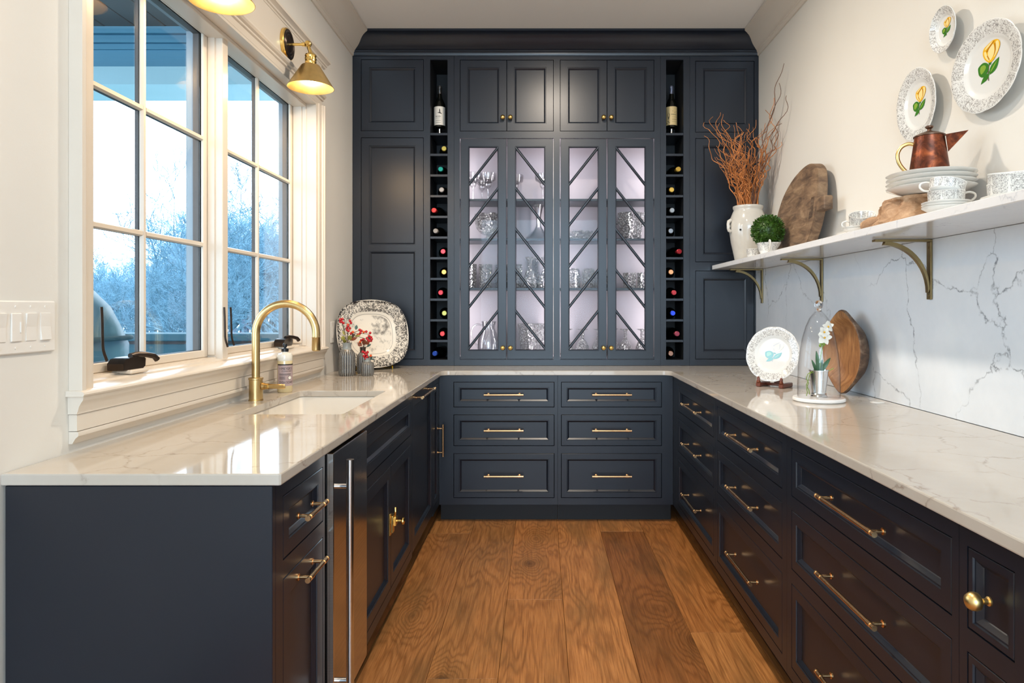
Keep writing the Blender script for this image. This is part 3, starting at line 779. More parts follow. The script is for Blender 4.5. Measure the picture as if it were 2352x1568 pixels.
# keep the carcass clear of the basin: shallow top rail only
frame(u, .9215, ops)
panel('false_front', *ops[0], u, .040)
d1 = panel('door', .030, .4615+GAP/2, .150, .650, u, .045)
d2 = panel('door', .4615-GAP/2, .893, .150, .650, u, .045)
mb = MB()      # icebox latch: plates, body, hook, and turn knob
mb.cbox(.424,.452,-.006,-.0005,.375,.462,.001); mb.cbox(.430,.458,-.016,-.006,.385,.452,.0015)
mb.cbox(.466,.492,-.006,-.0005,.388,.448,.001); mb.cbox(.456,.488,-.022,-.006,.405,.440,.0015)
mb.tube([(.466,-.016,.440),(.460,-.018,.462),(.470,-.018,.474),(.480,-.014,.462)], .004, 8)
mb.cyl((.474,-.022,.421),(.474,-.042,.421), .0055, 10)
mb.M = Matrix.Translation((.474,-.040,.421)) @ Matrix.Rotation(PI/2,4,'X'); mb.lathe([(0,0),(.010,.001),(.0155,.006),(.015,.011),(.008,.014),(0,.0145)], 16)
mb.build('latch', M['brass_pol'], d1, smooth=40)

u = base_unit('dishwasher_panel', 'panel-front dishwasher door in navy with a bar pull along its top rail', 'left', (FL, 3.233, 0), .628)
u['category'] = 'dishwasher'
d = panel('door', .0, .628, .122, .8855, u, .062, bs=.062)
bar_pull(d, .279, .853, .40)
u = base_unit('corner_pullout', 'narrow navy corner pull-out with an upright bar pull beside the dishwasher panel', 'left', (FL, 3.862, 0), .2295, .55)
ops = [(.020, .195, .150, .846)]
frame(u, .2295, ops)
d = panel('door', *ops[0], u, .038); bar_pull(d, .155, .509, .185, False)

# ---------------------------------------------------------------- BACK RUN (faces -Y)
FB = 4.093
names = ['top', 'middle', 'bottom']
for k, (x0, x1, dx0, dx1, lab) in enumerate(((-.6065, .1040, -.5205, .0845, 'left'), (.1045, .7955, .1245, .7285, 'right'))):
    u = base_unit('drawer_cabinet', 'navy three-drawer cabinet under the glass cupboards, %s of the two facing the aisle' % lab, 'back', (x0, FB, 0), x1-x0, .60)
    ops = [(dx0-x0, dx1-x0, *z) for z in ZD]
    frame(u, x1-x0, ops)
    for o_ in ops:
        d = panel('drawer', *o_, u, .030); bar_pull(d, (dx0+dx1)/2-x0, (o_[2]+o_[3])/2+.002, .230)

# ---------------------------------------------------------------- RIGHT RUN (faces -X; local x runs towards the camera)
FR = .796
banks = [(4.0925, 3.1015, 3.950, 3.130, 'navy three-drawer cabinet at the far end of the right run'),
         (3.1010, 2.2045, 3.072, 2.245, 'navy three-drawer cabinet in the middle of the right run'),
         (2.2040, 1.2975, 2.163, 1.320, 'nearest wide navy three-drawer cabinet of the right run')]
for y1, y0, a, b, lab in banks:
    u = base_unit('drawer_cabinet', lab, 'right', (FR, y1, 0), y1-y0, .605)
    ops = [(y1-a, y1-b, *z) for z in ZD]
    frame(u, y1-y0, ops)
    for o_ in ops:
        d = panel('drawer', *o_, u, .034); bar_pull(d, (o_[0]+o_[1])/2+.02, (o_[2]+o_[3])/2+.002, .325)
u = base_unit('spice_cabinet', 'narrow navy drawer stack with round brass knobs, nearest on the right', 'right', (FR, 1.297, 0), .187, .605)
ops = [(.024, .152, *ZD[0]), (.024, .152, *ZD[1]), (.024, .152, *ZD[2])]
frame(u, .187, ops)
for o_ in ops:
    d = panel('drawer', *o_, u, .013)
    knob(d, .088, (o_[2]+o_[3])/2, .0165, mat=M['brass'])
u = base_unit('base_cabinet', 'plain navy end cabinet continuing the right run past the narrow drawers', 'right', (FR, 1.1095, 0), .36, .605)
ops = [(.04, .335, .150, .846)]; frame(u, .36, ops); panel('door', *ops[0], u, .045)

# ================================================================== UPPER CUPBOARDS on the back worktop (face plane Y = 4.43)
FU = 4.43; Z0U, Z1U = .9155, 2.940; DU = .305
def wine_tower(t, x0, x1, bot=.953, top=2.899):
    """open bottle slots between x0 and x1 (local), each shelf a part"""
    z0, z1 = bot-Z0U, top-Z0U
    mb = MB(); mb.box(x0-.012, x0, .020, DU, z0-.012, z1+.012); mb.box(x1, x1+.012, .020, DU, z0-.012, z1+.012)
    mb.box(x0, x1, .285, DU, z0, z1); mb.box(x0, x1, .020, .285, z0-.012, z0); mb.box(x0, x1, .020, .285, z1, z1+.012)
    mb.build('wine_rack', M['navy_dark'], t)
    for n in range(11):
        zt = 2.425 - .1343*n - Z0U
        MB().cbox(x0+.0004, x1-.0004, .002, .284, zt-.0155, zt, .001).build('shelf', M['navy'], t)
def upper(name, label, x0, x1, cat='cabinet'):
    return thing(name, label, cat, (x0, FU, Z0U))
def uframe(t, w, ops):
    front(MB(), .0004, w-.0004, 0, Z1U-Z0U, ops, .020, [(0,.0)], False, 0).build('face_frame', M['navy'], t)
def L(o, x0): return (o[0]-x0, o[1]-x0, o[2]-Z0U, o[3]-Z0U)

# left tall cupboard with wine rack
x0, x1 = XL+.002, -.5595
u = upper('tall_cupboard', 'tall charcoal-navy wall cupboard with panelled doors and a wine rack, left of the glass doors', x0, x1)
oA = L((-1.164,-.757,2.437,2.901), x0); oB = L((-1.164,-.757,.956,2.395), x0); oW = L((-.715,-.602,.953,2.899), x0)
uframe(u, x1-x0, [oA, oB, oW])
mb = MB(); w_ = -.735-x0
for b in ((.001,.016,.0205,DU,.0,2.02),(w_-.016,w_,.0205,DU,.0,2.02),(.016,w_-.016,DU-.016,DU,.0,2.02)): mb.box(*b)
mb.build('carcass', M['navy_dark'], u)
panel('door', *oA, u, .050); panel('door', *oB, u, .050, mids=[(.742-.0, .782)])
wine_tower(u, oW[0], oW[1])

# centre glass-fronted cupboard
x0, x1 = -.5590, .7795
gc = upper('glass_cupboard', 'charcoal-navy display cupboard with four lit glass doors in a chevron pattern', x0, x1)
pairs = [(-.5225, .0875), (.1275, .7395)]
ops = []
for a, b in pairs: ops += [L((a, b, 2.4345, 2.8985), x0), L((a, b, .9535, 2.3905), x0)]
uframe(gc, x1-x0, ops)
W_ = x1-x0
mb = MB()      # inside, lightened as if lit: back, sides, partition, floor and ceiling of the display part
zf, zt = .972-Z0U, 2.405-Z0U
mb.box(.001,.018,.0205,DU,zf-.02,2.02); mb.box(W_-.018,W_-.001,.0205,DU,zf-.02,2.02); pm = .1075-x0
mb.box(pm-.012,pm+.012,.0205,DU-.014,zf,zt); mb.box(.018,W_-.018,DU-.014,DU,zf-.02,2.02)
mb.box(.018,W_-.018,.0205,DU-.014,zf-.018,zf); mb.box(.018,W_-.018,.0205,DU-.014,zt,zt+.018)
mb.build('carcass', M['interior'], gc)
SH = [2.001, 1.7426, 1.4197]
for a, b in ((.0185, pm-.0125), (pm+.0125, W_-.0185)):
    for z in SH: MB().cbox(a, b, .026, DU-.0145, z-.0145-Z0U, z-Z0U, .001).build('shelf', M['navy'], gc)
for pi, (a, b) in enumerate(pairs):
    mid = (a+b)/2
    for si, (p, q) in enumerate(((a, mid+GAP/2), (mid-GAP/2, b))):
        lo = L((p, q, 2.4345, 2.8985), x0)
        d = panel('door', *lo, gc, .046)
        kx = (lo[1]-.026) if si == 0 else (lo[0]+.026)
        knob(d, kx, 2.519-Z0U)
        lo = L((p, q, .9535, 2.3905), x0)
        g = .0046; X0, X1, Z0, Z1 = lo[0]+g, lo[1]-g, lo[2]+g, lo[3]-g
        s = .049; op = (X0+s, X1-s, Z0+.052, Z1-.048)
        d = front(MB(), X0, X1, Z0, Z1, [op], .020, [(.0012,.003),(.004,.003),(.009,.010)], False).build('glass_door', M['navy'], gc)
        knob(d, (lo[1]-.026) if si == 0 else (lo[0]+.026), 1.031-Z0U)
        MB().box(op[0]-.001, op[1]+.001, .0125, .0155, op[2]-.001, op[3]+.001).build('glass_pane', M['pane_cab'], d)
        # chevron muntins: five parallel slanting bars
        n = 5; pit = (op[3]-op[2])/n; ww = op[1]-op[0]
        for k in range(n):
            zt_, zb_ = op[3]-k*pit, op[3]-(k+1)*pit + .012
            A = (op[1], zt_) if si == 0 else (op[0], zt_)      # upper end at the pair's middle
            B = (op[0], zb_) if si == 0 else (op[1], zb_)
            dv = Vector((B[0]-A[0], B[1]-A[1])); dv.normalize(); nv = Vector((-dv.y, dv.x)); h = .0085
            P0, P1 = Vector(A), Vector(B)
            vs = []; prof = [(-h, .0125), (-h, .006), (-h*.35, .0015), (h*.35, .0015), (h, .006), (h, .0125)]
            for Pp in (P0, P1):
                for o_, y in prof: vs.append((Pp.x+nv.x*o_, y, Pp.y+nv.y*o_))
            m6 = len(prof)
            MB().add(vs, [tuple(range(m6)), tuple(range(2*m6-1, m6-1, -1))]+[(i,(i+1)%m6,m6+(i+1)%m6,m6+i) for i in range(m6)]).build('muntin', M['navy'], d)
    # LED strips standing inside the front corners of each compartment
    ca, cb = ((.0185, pm-.0125), (pm+.0125, W_-.0185))[pi]
    for x_, dirx in ((ca+.004, 1), (cb-.004, -1)):
        MB().box(min(x_, x_+dirx*.004)-.002, max(x_, x_+dirx*.004)-.002, .023, .0255, zf+.02, zt-.02).build('led_strip', M['white_plastic'], gc)
        l = bpy.data.lights.new('cupboard_led', 'AREA'); l.shape = 'RECTANGLE'; l.size = .008; l.size_y = 1.36; l.energy = 6.4; l.color = (1.0, .95, .97)
        o = bpy.data.objects.new('cupboard_led', l); COL.objects.link(o)
        pos = Vector((x0+x_+dirx*.006, FU+.032, (zf+zt)/2+Z0U)); o.location = pos
        o.rotation_euler = Vector((dirx*.18, .98, 0)).to_track_quat('-Z', 'Y').to_euler()

# right wine tower and right tall cupboard
x0, x1 = .7800, .9690
u = upper('wine_tower', 'slim charcoal-navy wine rack column right of the glass doors', x0, x1)
oW = L((.816,.929,.953,2.899), x0); uframe(u, x1-x0, [oW]); wine_tower(u, oW[0], oW[1])
x0, x1 = .9695, XR-.002
u = upper('tall_cupboard', 'tall charcoal-navy wall cupboard with three stacked doors behind the willow branches', x0, x1)
ops = [L((1.006,1.389,2.428,2.891), x0), L((1.006,1.389,1.586,2.390), x0), L((1.006,1.389,.956,1.531), x0)]
uframe(u, x1-x0, ops)
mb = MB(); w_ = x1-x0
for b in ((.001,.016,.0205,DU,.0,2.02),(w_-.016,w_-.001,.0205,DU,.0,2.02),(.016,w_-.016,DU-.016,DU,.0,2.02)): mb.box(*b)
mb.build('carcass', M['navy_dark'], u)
for o_ in ops: panel('door', *o_, u, .046)

# ================================================================== WORKTOP, SINK, BACKSPLASH, SHELF
def arc(cx, cy, r, a0, a1, n=6): return [(cx+r*math.cos(a0+(a1-a0)*i/n), cy+r*math.sin(a0+(a1-a0)*i/n)) for i in range(n+1)]
r = .045; xa, xb, yb = -.587, .776, 4.073
outer = [(XL+.0006,1.543)] + [(xa-.004,1.543),(xa,1.547)] + arc(xa+r, yb-r, r, PI, PI/2) + arc(xb-r, yb-r, r, PI/2, 0) + [(xb,.752),(XR-.0196,.752),(XR-.0196,YB-.001),(XL+.0006,YB-.001)]
sx0, sx1, sy0, sy1 = -1.087, -.700, 2.410, 3.095
rs = .018
hole = arc(sx0+rs, sy0+rs, rs, PI, 1.5*PI, 4) + arc(sx1-rs, sy0+rs, rs, 1.5*PI, 2*PI, 4) + arc(sx1-rs, sy1-rs, rs, 0, .5*PI, 4) + arc(sx0+rs, sy1-rs, rs, .5*PI, PI, 4)
ct = bmesh.new()
def slab(bm, loops, z0, z1, bev):
    tri = tessellate_polygon([[Vector((x,y,0)) for x,y in lp] for lp in loops])
    flat = [p for lp in loops for p in lp]
    top = [bm.verts.new((x,y,z1)) for x,y in flat]; bot = [bm.verts.new((x,y,z0)) for x,y in flat]
    for t in tri:
        bm.faces.new([top[i] for i in t]); bm.faces.new([bot[i] for i in reversed(t)])
    n0 = 0
    for lp in loops:
        n = len(lp)
        for i in range(n): bm.faces.new([top[n0+i], top[n0+(i+1)%n], bot[n0+(i+1)%n], bot[n0+i]])
        n0 += n
    bmesh.ops.recalc_face_normals(bm, faces=bm.faces)
    ed = [e for e in bm.edges if len(e.link_faces) == 2 and e.calc_face_angle(0) > 1.0 and abs(e.verts[0].co.z-e.verts[1].co.z) < 1e-6]
    bmesh.ops.bevel(bm, geom=ed, offset=bev, segments=2, affect='EDGES', profile=.6)
slab(ct, [outer, hole], .8872, .914, .0035)
me = bpy.data.meshes.new('countertop'); ct.to_mesh(me); ct.free(); me.materials.append(M['counter'])
o = bpy.data.objects.new('countertop', me); COL.objects.link(o)
tag(o, 'U-shaped cream quartz worktop with fine beige veins on the navy cabinets', 'countertop')
sk = thing('sink', 'white undermount ceramic sink set into the left worktop', 'sink', ((sx0+sx1)/2, (sy0+sy1)/2, .70))
mb = MB(); e = .006; D = .19
def rr_loop(x0,x1,y0,y1,r,z): return [(x,y,z) for x,y in arc(x0+r,y0+r,r,PI,1.5*PI,4)+arc(x1-r,y0+r,r,1.5*PI,2*PI,4)+arc(x1-r,y1-r,r,0,.5*PI,4)+arc(x0+r,y1-r,r,.5*PI,PI,4)]
cx, cy = (sx0+sx1)/2, (sy0+sy1)/2
def lp(ins, r, z): return rr_loop(sx0-e+ins-cx, sx1+e-ins-cx, sy0-e+ins-cy, sy1+e-ins-cy, r, z-.70)
loops = [lp(-.012,.03,.886), lp(0,.024,.886), lp(.003,.024,.880), lp(.006,.03,.74), lp(.02,.035,.712), lp(.04,.04,.704)]
n = len(loops[0]); vs = [p for q in loops for p in q]; fs = []
for k in range(len(loops)-1):
    for i in range(n): fs.append((k*n+i, k*n+(i+1)%n, (k+1)*n+(i+1)%n, (k+1)*n+i))
fs.append(tuple((len(loops)-1)*n+i for i in range(n)))
mb.add(vs, fs); mb.build('basin', M['ceramic_sink'], sk, smooth=40)
MB().lathe([(0,.002),(.040,.002),(.044,.006),(.046,.004)], 24, c=(0,.10,.0035)).build('drain', M['brass_sat'], sk, smooth=40)

tag(MB().cbox(XR-.019, XR-.0004, .752, FU-.0006, .9145, 1.5345, .001).build('backsplash', M['splash']), 'pale quartz backsplash slab with long grey veins on the right wall', 'backsplash')
tag(MB().cbox(1.108, XR-.0006, .752, 4.402, 1.5355, 1.5625, .0022).build('wall_shelf', M['shelfstone']), 'long white stone shelf on brass brackets along the right wall', 'shelf')
def shelf_bracket(y, label):
    t = thing('shelf_bracket', label, 'bracket', (XR-.0195, y, 1.5345))
    hw = .0125; L_ = .205; hgt = .215
    mb = MB(); mb.cbox(-L_, -.0005, -hw, hw, -.0092, -.0008, .001); mb.build('arm', M['bracket'], t)
    mb = MB(); mb.cbox(-.0085, -.0008, -hw, hw, -hgt, -.0094, .001); mb.build('wall_plate', M['bracket'], t)
    # quarter arc from under the arm's tip to the foot of the plate
    ar = [(-.172 + .158*math.sin(PI/2*i/12), -.012 - .170*(1-math.cos(PI/2*i/12))) for i in range(13)]
    th = .0068
    outl = [(x, z-th*1.3) for x, z in ar] + [(x+th*.8, z+th*.6) for x, z in reversed(ar)]
    mb = MB(); mb.prism(outl, lambda u, v, d: (u, d, v), -hw*.7, hw*.7); mb.build('brace', M['bracket'], t, smooth=30)
    mb = MB()
    for z in (-.03, -.20): mb.cyl((-.0084,0,z), (-.0105,0,z), .004, 10)
    mb.build('screw', M['bracket'], t)
    return t
shelf_bracket(4.295, 'brass shelf bracket at the far end beside the cupboard')
shelf_bracket(3.385, 'middle brass shelf bracket above the glass cloche')
shelf_bracket(2.445, 'brass shelf bracket nearest the camera, under the driftwood stand')

# ================================================================== LAMPS over the window
def sconce(y, label):
    t = thing('wall_sconce', label, 'wall lamp', (XL+.0105, y, 2.541))
    mb = MB(); mb.M = Matrix.Rotation(PI/2, 4, 'Y')
    mb.lathe([(0,.0),(.075,.0),(.075,.012),(.070,.0165),(.0685,.0165)], 40); mb.build('back_plate', M['brass_pol'], t, smooth=40)
    mb = MB(); mb.M = Matrix.Rotation(PI/2, 4, 'Y')
    mb.lathe([(.0684,.0166),(.060,.0172),(.057,.0195),(.054,.0195),(.051,.0175),(.046,.0175),(.043,.0195),(.040,.0195),(.037,.0178),(.015,.019),(0,.019)], 40); mb.build('plate_face', M['darkbronze'], t, smooth=30)
    mb = MB(); mb.cyl((.017,0,0),(.090,0,0),.0065,14); mb.cyl((.078,0,0),(.092,0,0),.0095,14); mb.build('arm', M['brass_pol'], t, smooth=40)
    X = .118
    mb = MB(); mb.sph((X-.012,0,.002), .0165, 20, 12); mb.cyl((X-.012,-.019,.002),(X-.012,.019,.002),.0085,14); mb.tube([(X-.012,0,-.006),(X-.004,0,-.030),(X,0,-.044)],.0085,14); mb.build('joint', M['brass_pol'], t, smooth=50)
    mb = MB(); mb.lathe([(0,-.040),(.012,-.040),(.013,-.044),(.025,-.049),(.027,-.055),(.0255,-.058),(.0255,-.066),(.0270,-.068),(.0270,-.072),(.0255,-.074),(.0255,-.082),(.0265,-.085),(.0255,-.088),(.0255,-.096),(.026,-.101),(0,-.101)], 32, c=(X,0,0)); mb.build('socket', M['brass_pol'], t, smooth=30)
    mb = MB(); mb.lathe([(.026,-.0985),(.040,-.100),(.0435,-.103),(.1060,-.203),(.1085,-.206),(.1060,-.2065),(.1035,-.2035),(.0415,-.1045),(.026,-.1005)], 48, c=(X,0,0)); mb.build('shade', M['brass'], t, smooth=40)
    mb = MB(); mb.sph((X,0,-.150), .022, 16, 10, sz=1.25); mb.cyl((X,0,-.100),(X,0,-.126),.013,14); mb.build('bulb', M['bulb'], t, smooth=50)
    l = bpy.data.lights.new('sconce_bulb', 'POINT'); l.energy = 14.5; l.color = WARM; l.shadow_soft_size = .03
    o = bpy.data.objects.new('sconce_bulb', l); COL.objects.link(o); o.location = (XL+.0105+X, y, 2.541-.188)
sconce(3.245, 'brass cone-shaded wall sconce over the farther window')
sconce(2.335, 'brass cone-shaded wall sconce cut off by the top of the picture')

# ================================================================== SWITCHES AND OUTLETS
sw = thing('light_switch', 'white four-gang light switch plate on the wall left of the window', 'light switch', (XL+.0004, 1.603, 1.244))
MB().cbox(0, .007, -.105, .105, -.062, .062, .003).build('plate', M['white_plastic'], sw)
for i, dy in enumerate((.069, .022, -.025, -.072)):
    if i == 2:
        mb = MB(); mb.cbox(.0065, .0105, dy-.016, dy+.016, -.033, .033, .0015); mb.box(.0104, .0125, dy+.009, dy+.012, -.012, .012); mb.build('dimmer', M['white_plastic'], sw)
    else:
        mb = MB(); a = .004 if i == 0 else 0
        mb.prism([(.0065,-.033),(.0065+(.0055 if i == 0 else .0025),-.032),(.0085,0),(.0065+(.0025 if i == 0 else .0055),.032),(.0065,.033)], lambda u, v, d: (u, d, v), dy-.0165, dy+.0165); mb.build('rocker', M['white_plastic'], sw)
mb = MB()
for dy in (.069,.022,-.025,-.072):
    for z in (-.048,.048): mb.cyl((.0068,dy,z),(.0082,dy,z),.0028,10)
mb.build('screw', M['white_plastic'], sw)
ou = thing('outlet', 'white wall outlet plate behind the transferware platter', 'outlet', (XL+.0004, 4.0, 1.147))
MB().cbox(0, .006, -.038, .038, -.062, .062, .002).build('plate', M['white_plastic'], ou)
MB().cbox(.0055, .008, -.017, .017, -.034, .034, .001).build('socket', M['white_plastic'], ou)
po = thing('pop_up_outlet', 'small white round pop-up outlet cap flush in the right worktop', 'outlet', (1.336, 2.706, .9143))
MB().lathe([(0,.0035),(.020,.0035),(.021,.002),(.025,.002),(.027,.0005),(.027,0),(0,0)], 32).build('cap', M['white_plastic'], po, smooth=30)

# ================================================================== FAUCET AND SOAP
fa = thing('faucet', 'satin brass gooseneck faucet with pull-down spray behind the sink', 'faucet', (-1.152, 2.765, .9143))
mb = MB(); mb.lathe([(0,0),(.0285,0),(.0285,.004),(.0265,.006),(.0265,.084),(.0285,.086),(.0285,.092),(.024,.094),(0,.094)], 32); mb.build('base', M['brass_sat'], fa, smooth=40)
Rr = .122; zc = .270
pts = [(0,0,.093),(0,0,.16),(0,0,.22),(0,0,zc)] + [(Rr-Rr*math.cos(PI*i/24), 0, zc+Rr*math.sin(PI*i/24)) for i in range(1,25)] + [(2*Rr,0,zc-.012)]
mb = MB(); mb.tube(pts, .0158, 20); mb.build('neck', M['brass_sat'], fa, smooth=50)
mb = MB(); mb.lathe([(0,0),(.0172,0),(.0172,-.003),(.0164,-.004),(.0176,-.050),(.0165,-.054),(.012,-.057),(0,-.057)], 24, c=(2*Rr,0,zc-.013)); mb.build('spray_head', M['brass_sat'], fa, smooth=40)
mb = MB(); mb.cyl((.026,0,.058),(.036,0,.058),.0145,20); mb.cyl((.036,0,.058),(.052,-.004,.058),.0125,20); mb.build('valve', M['brass_sat'], fa, smooth=40)
mb = MB(); mb.M = Matrix.Translation((.052,-.004,.058)) @ Matrix.Rotation(-.12, 4, 'Z'); mb.cbox(-.004,.072,-.0045,.0045,-.0095,.0095,.0035); mb.build('lever', M['brass_sat'], fa, smooth=40)

def text_mesh(body, size, wrap_r=None, z=0.0, a0=0.0, ext=.0004, width=None, plane=None, shear=0.0):
    cu = bpy.data.curves.new('lettering', 'FONT'); cu.body = body; cu.size = size; cu.align_x = 'LEFT'; cu.extrude = 0; cu.resolution_u = 3; cu.shear = shear
    ob = bpy.data.objects.new('lettering', cu); COL.objects.link(ob)
    dg = bpy.context.evaluated_depsgraph_get(); dg.update()
    me = bpy.data.meshes.new_from_object(ob.evaluated_get(dg)); vs = [tuple(v.co) for v in me.vertices]; fs = [tuple(p.vertices) for p in me.polygons]
    bpy.data.objects.remove(ob); bpy.data.curves.remove(cu); bpy.data.meshes.remove(me)
    if width:
        w = max(v[0] for v in vs) - min(v[0] for v in vs); k = width/w; vs = [(x*k, y, q) for x, y, q in vs]
    out = [((wrap_r+ext)*math.sin(a0+x/wrap_r), -(wrap_r+ext)*math.cos(a0+x/wrap_r), z+y) for x, y, q in vs]
    return out, fs
def label_band(mb, r, z0, z1, a0, a1, mi=0, n=20):
    vs = []
    for i in range(n+1):
        a = a0+(a1-a0)*i/n; vs += [(r*math.sin(a), -r*math.cos(a), z0), (r*math.sin(a), -r*math.cos(a), z1)]
    mb.add(vs, [(2*i, 2*i+2, 2*i+3, 2*i+1) for i in range(n)], mi)
so = thing('soap_bottle', 'clear dish soap bottle with mauve label and black pump', 'soap bottle', (-1.139, 3.045, .9143), (0,0,1.0))
r = .0325
MB().lathe([(0,.001),(r*.9,0),(r,.004),(r,.140),(r*.995,.1405)], 32).build('bottle', M['soap'], so, smooth=40)
mb = MB(); mb.lathe([(r*.996,.1406),(r,.141),(r,.164),(r*.92,.171),(.017,.175),(.0135,.177),(.0135,.180),(0,.180)], 32); mb.build('bottle_shoulder', M['soap_top'], so, smooth=40)
mb = MB(); mb.lathe([(0,.1805),(.0155,.1805),(.0155,.194),(.006,.1955),(.005,.199),(.0088,.200),(.0095,.205),(.009,.214),(.005,.2175),(0,.218)], 24)
mb.tube([(0,0,.210),(.012,.012,.212),(.022,.022,.208)], [.006,.005,.004], 8); mb.build('pump', M['black'], so, smooth=40)
mb = MB(); label_band(mb, r+.0003, .030, .126, -1.75, 1.75, 0); label_band(mb, r+.0006, .121, .1265, -1.75, 1.75, 1)
for body, size, z, a, w in (('MRS.', .006, .1045, -1.42, .010), ('MEYER\'S', .0165, .101, -1.08, .046), ('CLEAN DAY', .0085, .092, -1.08, .046), ('DISH SOAP', .0150, .041, -1.42, .060)):
    v, f = text_mesh(body, size, r, z, a, .0008, w); mb.add(v, f, 1)
for z, w in ((.0835,.055),(.0805,.050),(.0775,.052),(.0710,.026),(.0680,.024),(.0650,.027),(.0620,.025),(.0590,.027)):
    label_band(mb, r+.0007, z, z+.0011, -1.42, -1.42+w/r, 1)
vs = [((r+.0009)*math.sin(.0+.0085/r*math.cos(2*PI*i/24)), -(r+.0009)*math.cos(.0085/r*math.cos(2*PI*i/24)), .066+.0085*math.sin(2*PI*i/24)) for i in range(24)]
mb.add(vs, [tuple(range(24))], 1)
vs = [((r+.0012)*math.sin(.0072/r*math.cos(2*PI*i/24)), -(r+.0012)*math.cos(.0072/r*math.cos(2*PI*i/24)), .066+.0072*math.sin(2*PI*i/24)) for i in range(24)]
mb.add(vs, [tuple(range(24))], 2)
mb.build('label', [M['label_mauve'], M['label_ink'], M['label_white']], so, fix=False)

# ================================================================== PLATTER, VASES AND BERRIES in the left corner
pl = thing('platter', 'large black-and-cream transferware platter leaning on a brass easel', 'platter', (-1.030, 4.165, 1.129), basis_euler((.62,-.76,.16)))
mb = MB(); n = 72; vs = []; fs = []
rings = [(.0,.004),(.30,.004),(.56,.005),(.60,.008),(.66,.016),(.80,.022),(.97,.030),(1.0,.0325),(1.0,.029),(.95,.022),(.66,.006),(.58,-.002),(.0,-.002)]
A_, B_ = .207, .232          # half height (local x = up), half width
for k, (q, z) in enumerate(rings):
    for i in range(n):
        a = 2*PI*i/n; c, s_ = math.cos(a), math.sin(a); e = 2.7
        f = (abs(c)**e+abs(s_)**e)**(-1/e) * (1 + (.006*math.cos(a*8) if q > .9 else 0))
        vs.append((A_*q*f*c, B_*q*f*s_, z))
for k in range(len(rings)-1):
    for i in range(n): fs.append((k*n+i, k*n+(i+1)%n, (k+1)*n+(i+1)%n, (k+1)*n+i))
mb.add(vs, fs); mb.build('dish', M['transfer'], pl, smooth=50)
ea = thing('plate_stand', 'small gold wire easel holding the transferware platter', 'plate stand', (-1.030, 4.165, .9143), (0,0,.684))
for sx in (-.115, .115):
    MB().tube([(sx,-.052,.0),(sx,-.050,.020),(sx,-.046,.026),(sx,-.040,.010),(sx,-.01,.003),(sx,.10,.003)], .003, 8).build('wire_foot', M['gold_wire'], ea, smooth=50)
MB().tube([(-.115,.10,.003),(0,.105,.16),(.115,.10,.003)], .003, 8).build('wire_back', M['gold_wire'], ea, smooth=50)

def vase(label, x, y, rb, h, nk, dark=False):
    t = thing('bud_vase', label, 'vase', (x, y, .9143))
    hb = h*.78
    prof = [(0,.001),(rb*.85,0),(rb*.97,.006),(rb,.02),(rb,hb*.74),(rb*.94,hb*.86),(rb*.74,hb*.96),(nk*1.15,hb*1.02)]
    rib = lambda r, z, a, k: r*(1+(.030*math.sin(a*22) if 2 <= k <= 6 else 0))
    MB().lathe(prof, 132, rib).build('body', M['stripe'], t, smooth=50)
    MB().lathe([(nk*1.15,hb*1.02),(nk,h*.84),(nk,h*.93),(nk*1.12,h*.985),(nk*1.12,h),(nk*.92,h),(nk*.85,h*.9),(nk*.85,hb),(0,hb)], 32).build('neck', M['stripe_dark' if dark else 'stripe_neck'], t, smooth=50)
    return t
vase('tallest grey ribbed bud vase, left of the three by the platter', -1.073, 3.79, .0445, .182, .0235)
vase('dark ribbed bud vase standing behind the two grey ones', -1.020, 3.925, .034, .150, .016, True)
vase('smallest grey ribbed bud vase, front right of the three', -.958, 3.785, .035, .098, .0165)
berry_me = None
def sprig(label, base, stems, berries, leaves):
    t = thing('berry_sprig', label, 'berry sprig', base)
    mb = MB()
    for s_ in stems: mb.tube(s_, .0016, 5)
    mb.build('stem', M['twig'], t, smooth=60)
    for i, (p, c) in enumerate(berries):
        mb = MB(); mb.sph(p, 0.0078*(1 if c != 'o' else .95), 10, 7); mb.build('berry', M['berry_red' if c == 'r' else 'berry_orange'], t, smooth=70)
    for (p, d, ln, w, m) in leaves:
        d = Vector(d).normalized(); sd = d.cross(Vector((.3,-1,.2))).normalized(); nn = d.cross(sd)
        p = Vector(p)
        vs = [p, p+d*ln*.3+sd*w*.45+nn*.003, p+d*ln*.3-sd*w*.45+nn*.003, p+d*ln*.62+sd*w*.5, p+d*ln*.62-sd*w*.5, p+d*ln, p+d*ln*.3, p+d*ln*.62-nn*.003]
        MB().add(vs, [(0,6,1),(0,2,6),(1,6,7,3),(6,2,4,7),(3,7,5),(7,4,5)]).build('leaf', M[m], t, smooth=60, fix=False)
    return t
k_ = .002417
def at(dx, dz, dy=0): return (dx*k_, dy, dz*k_)
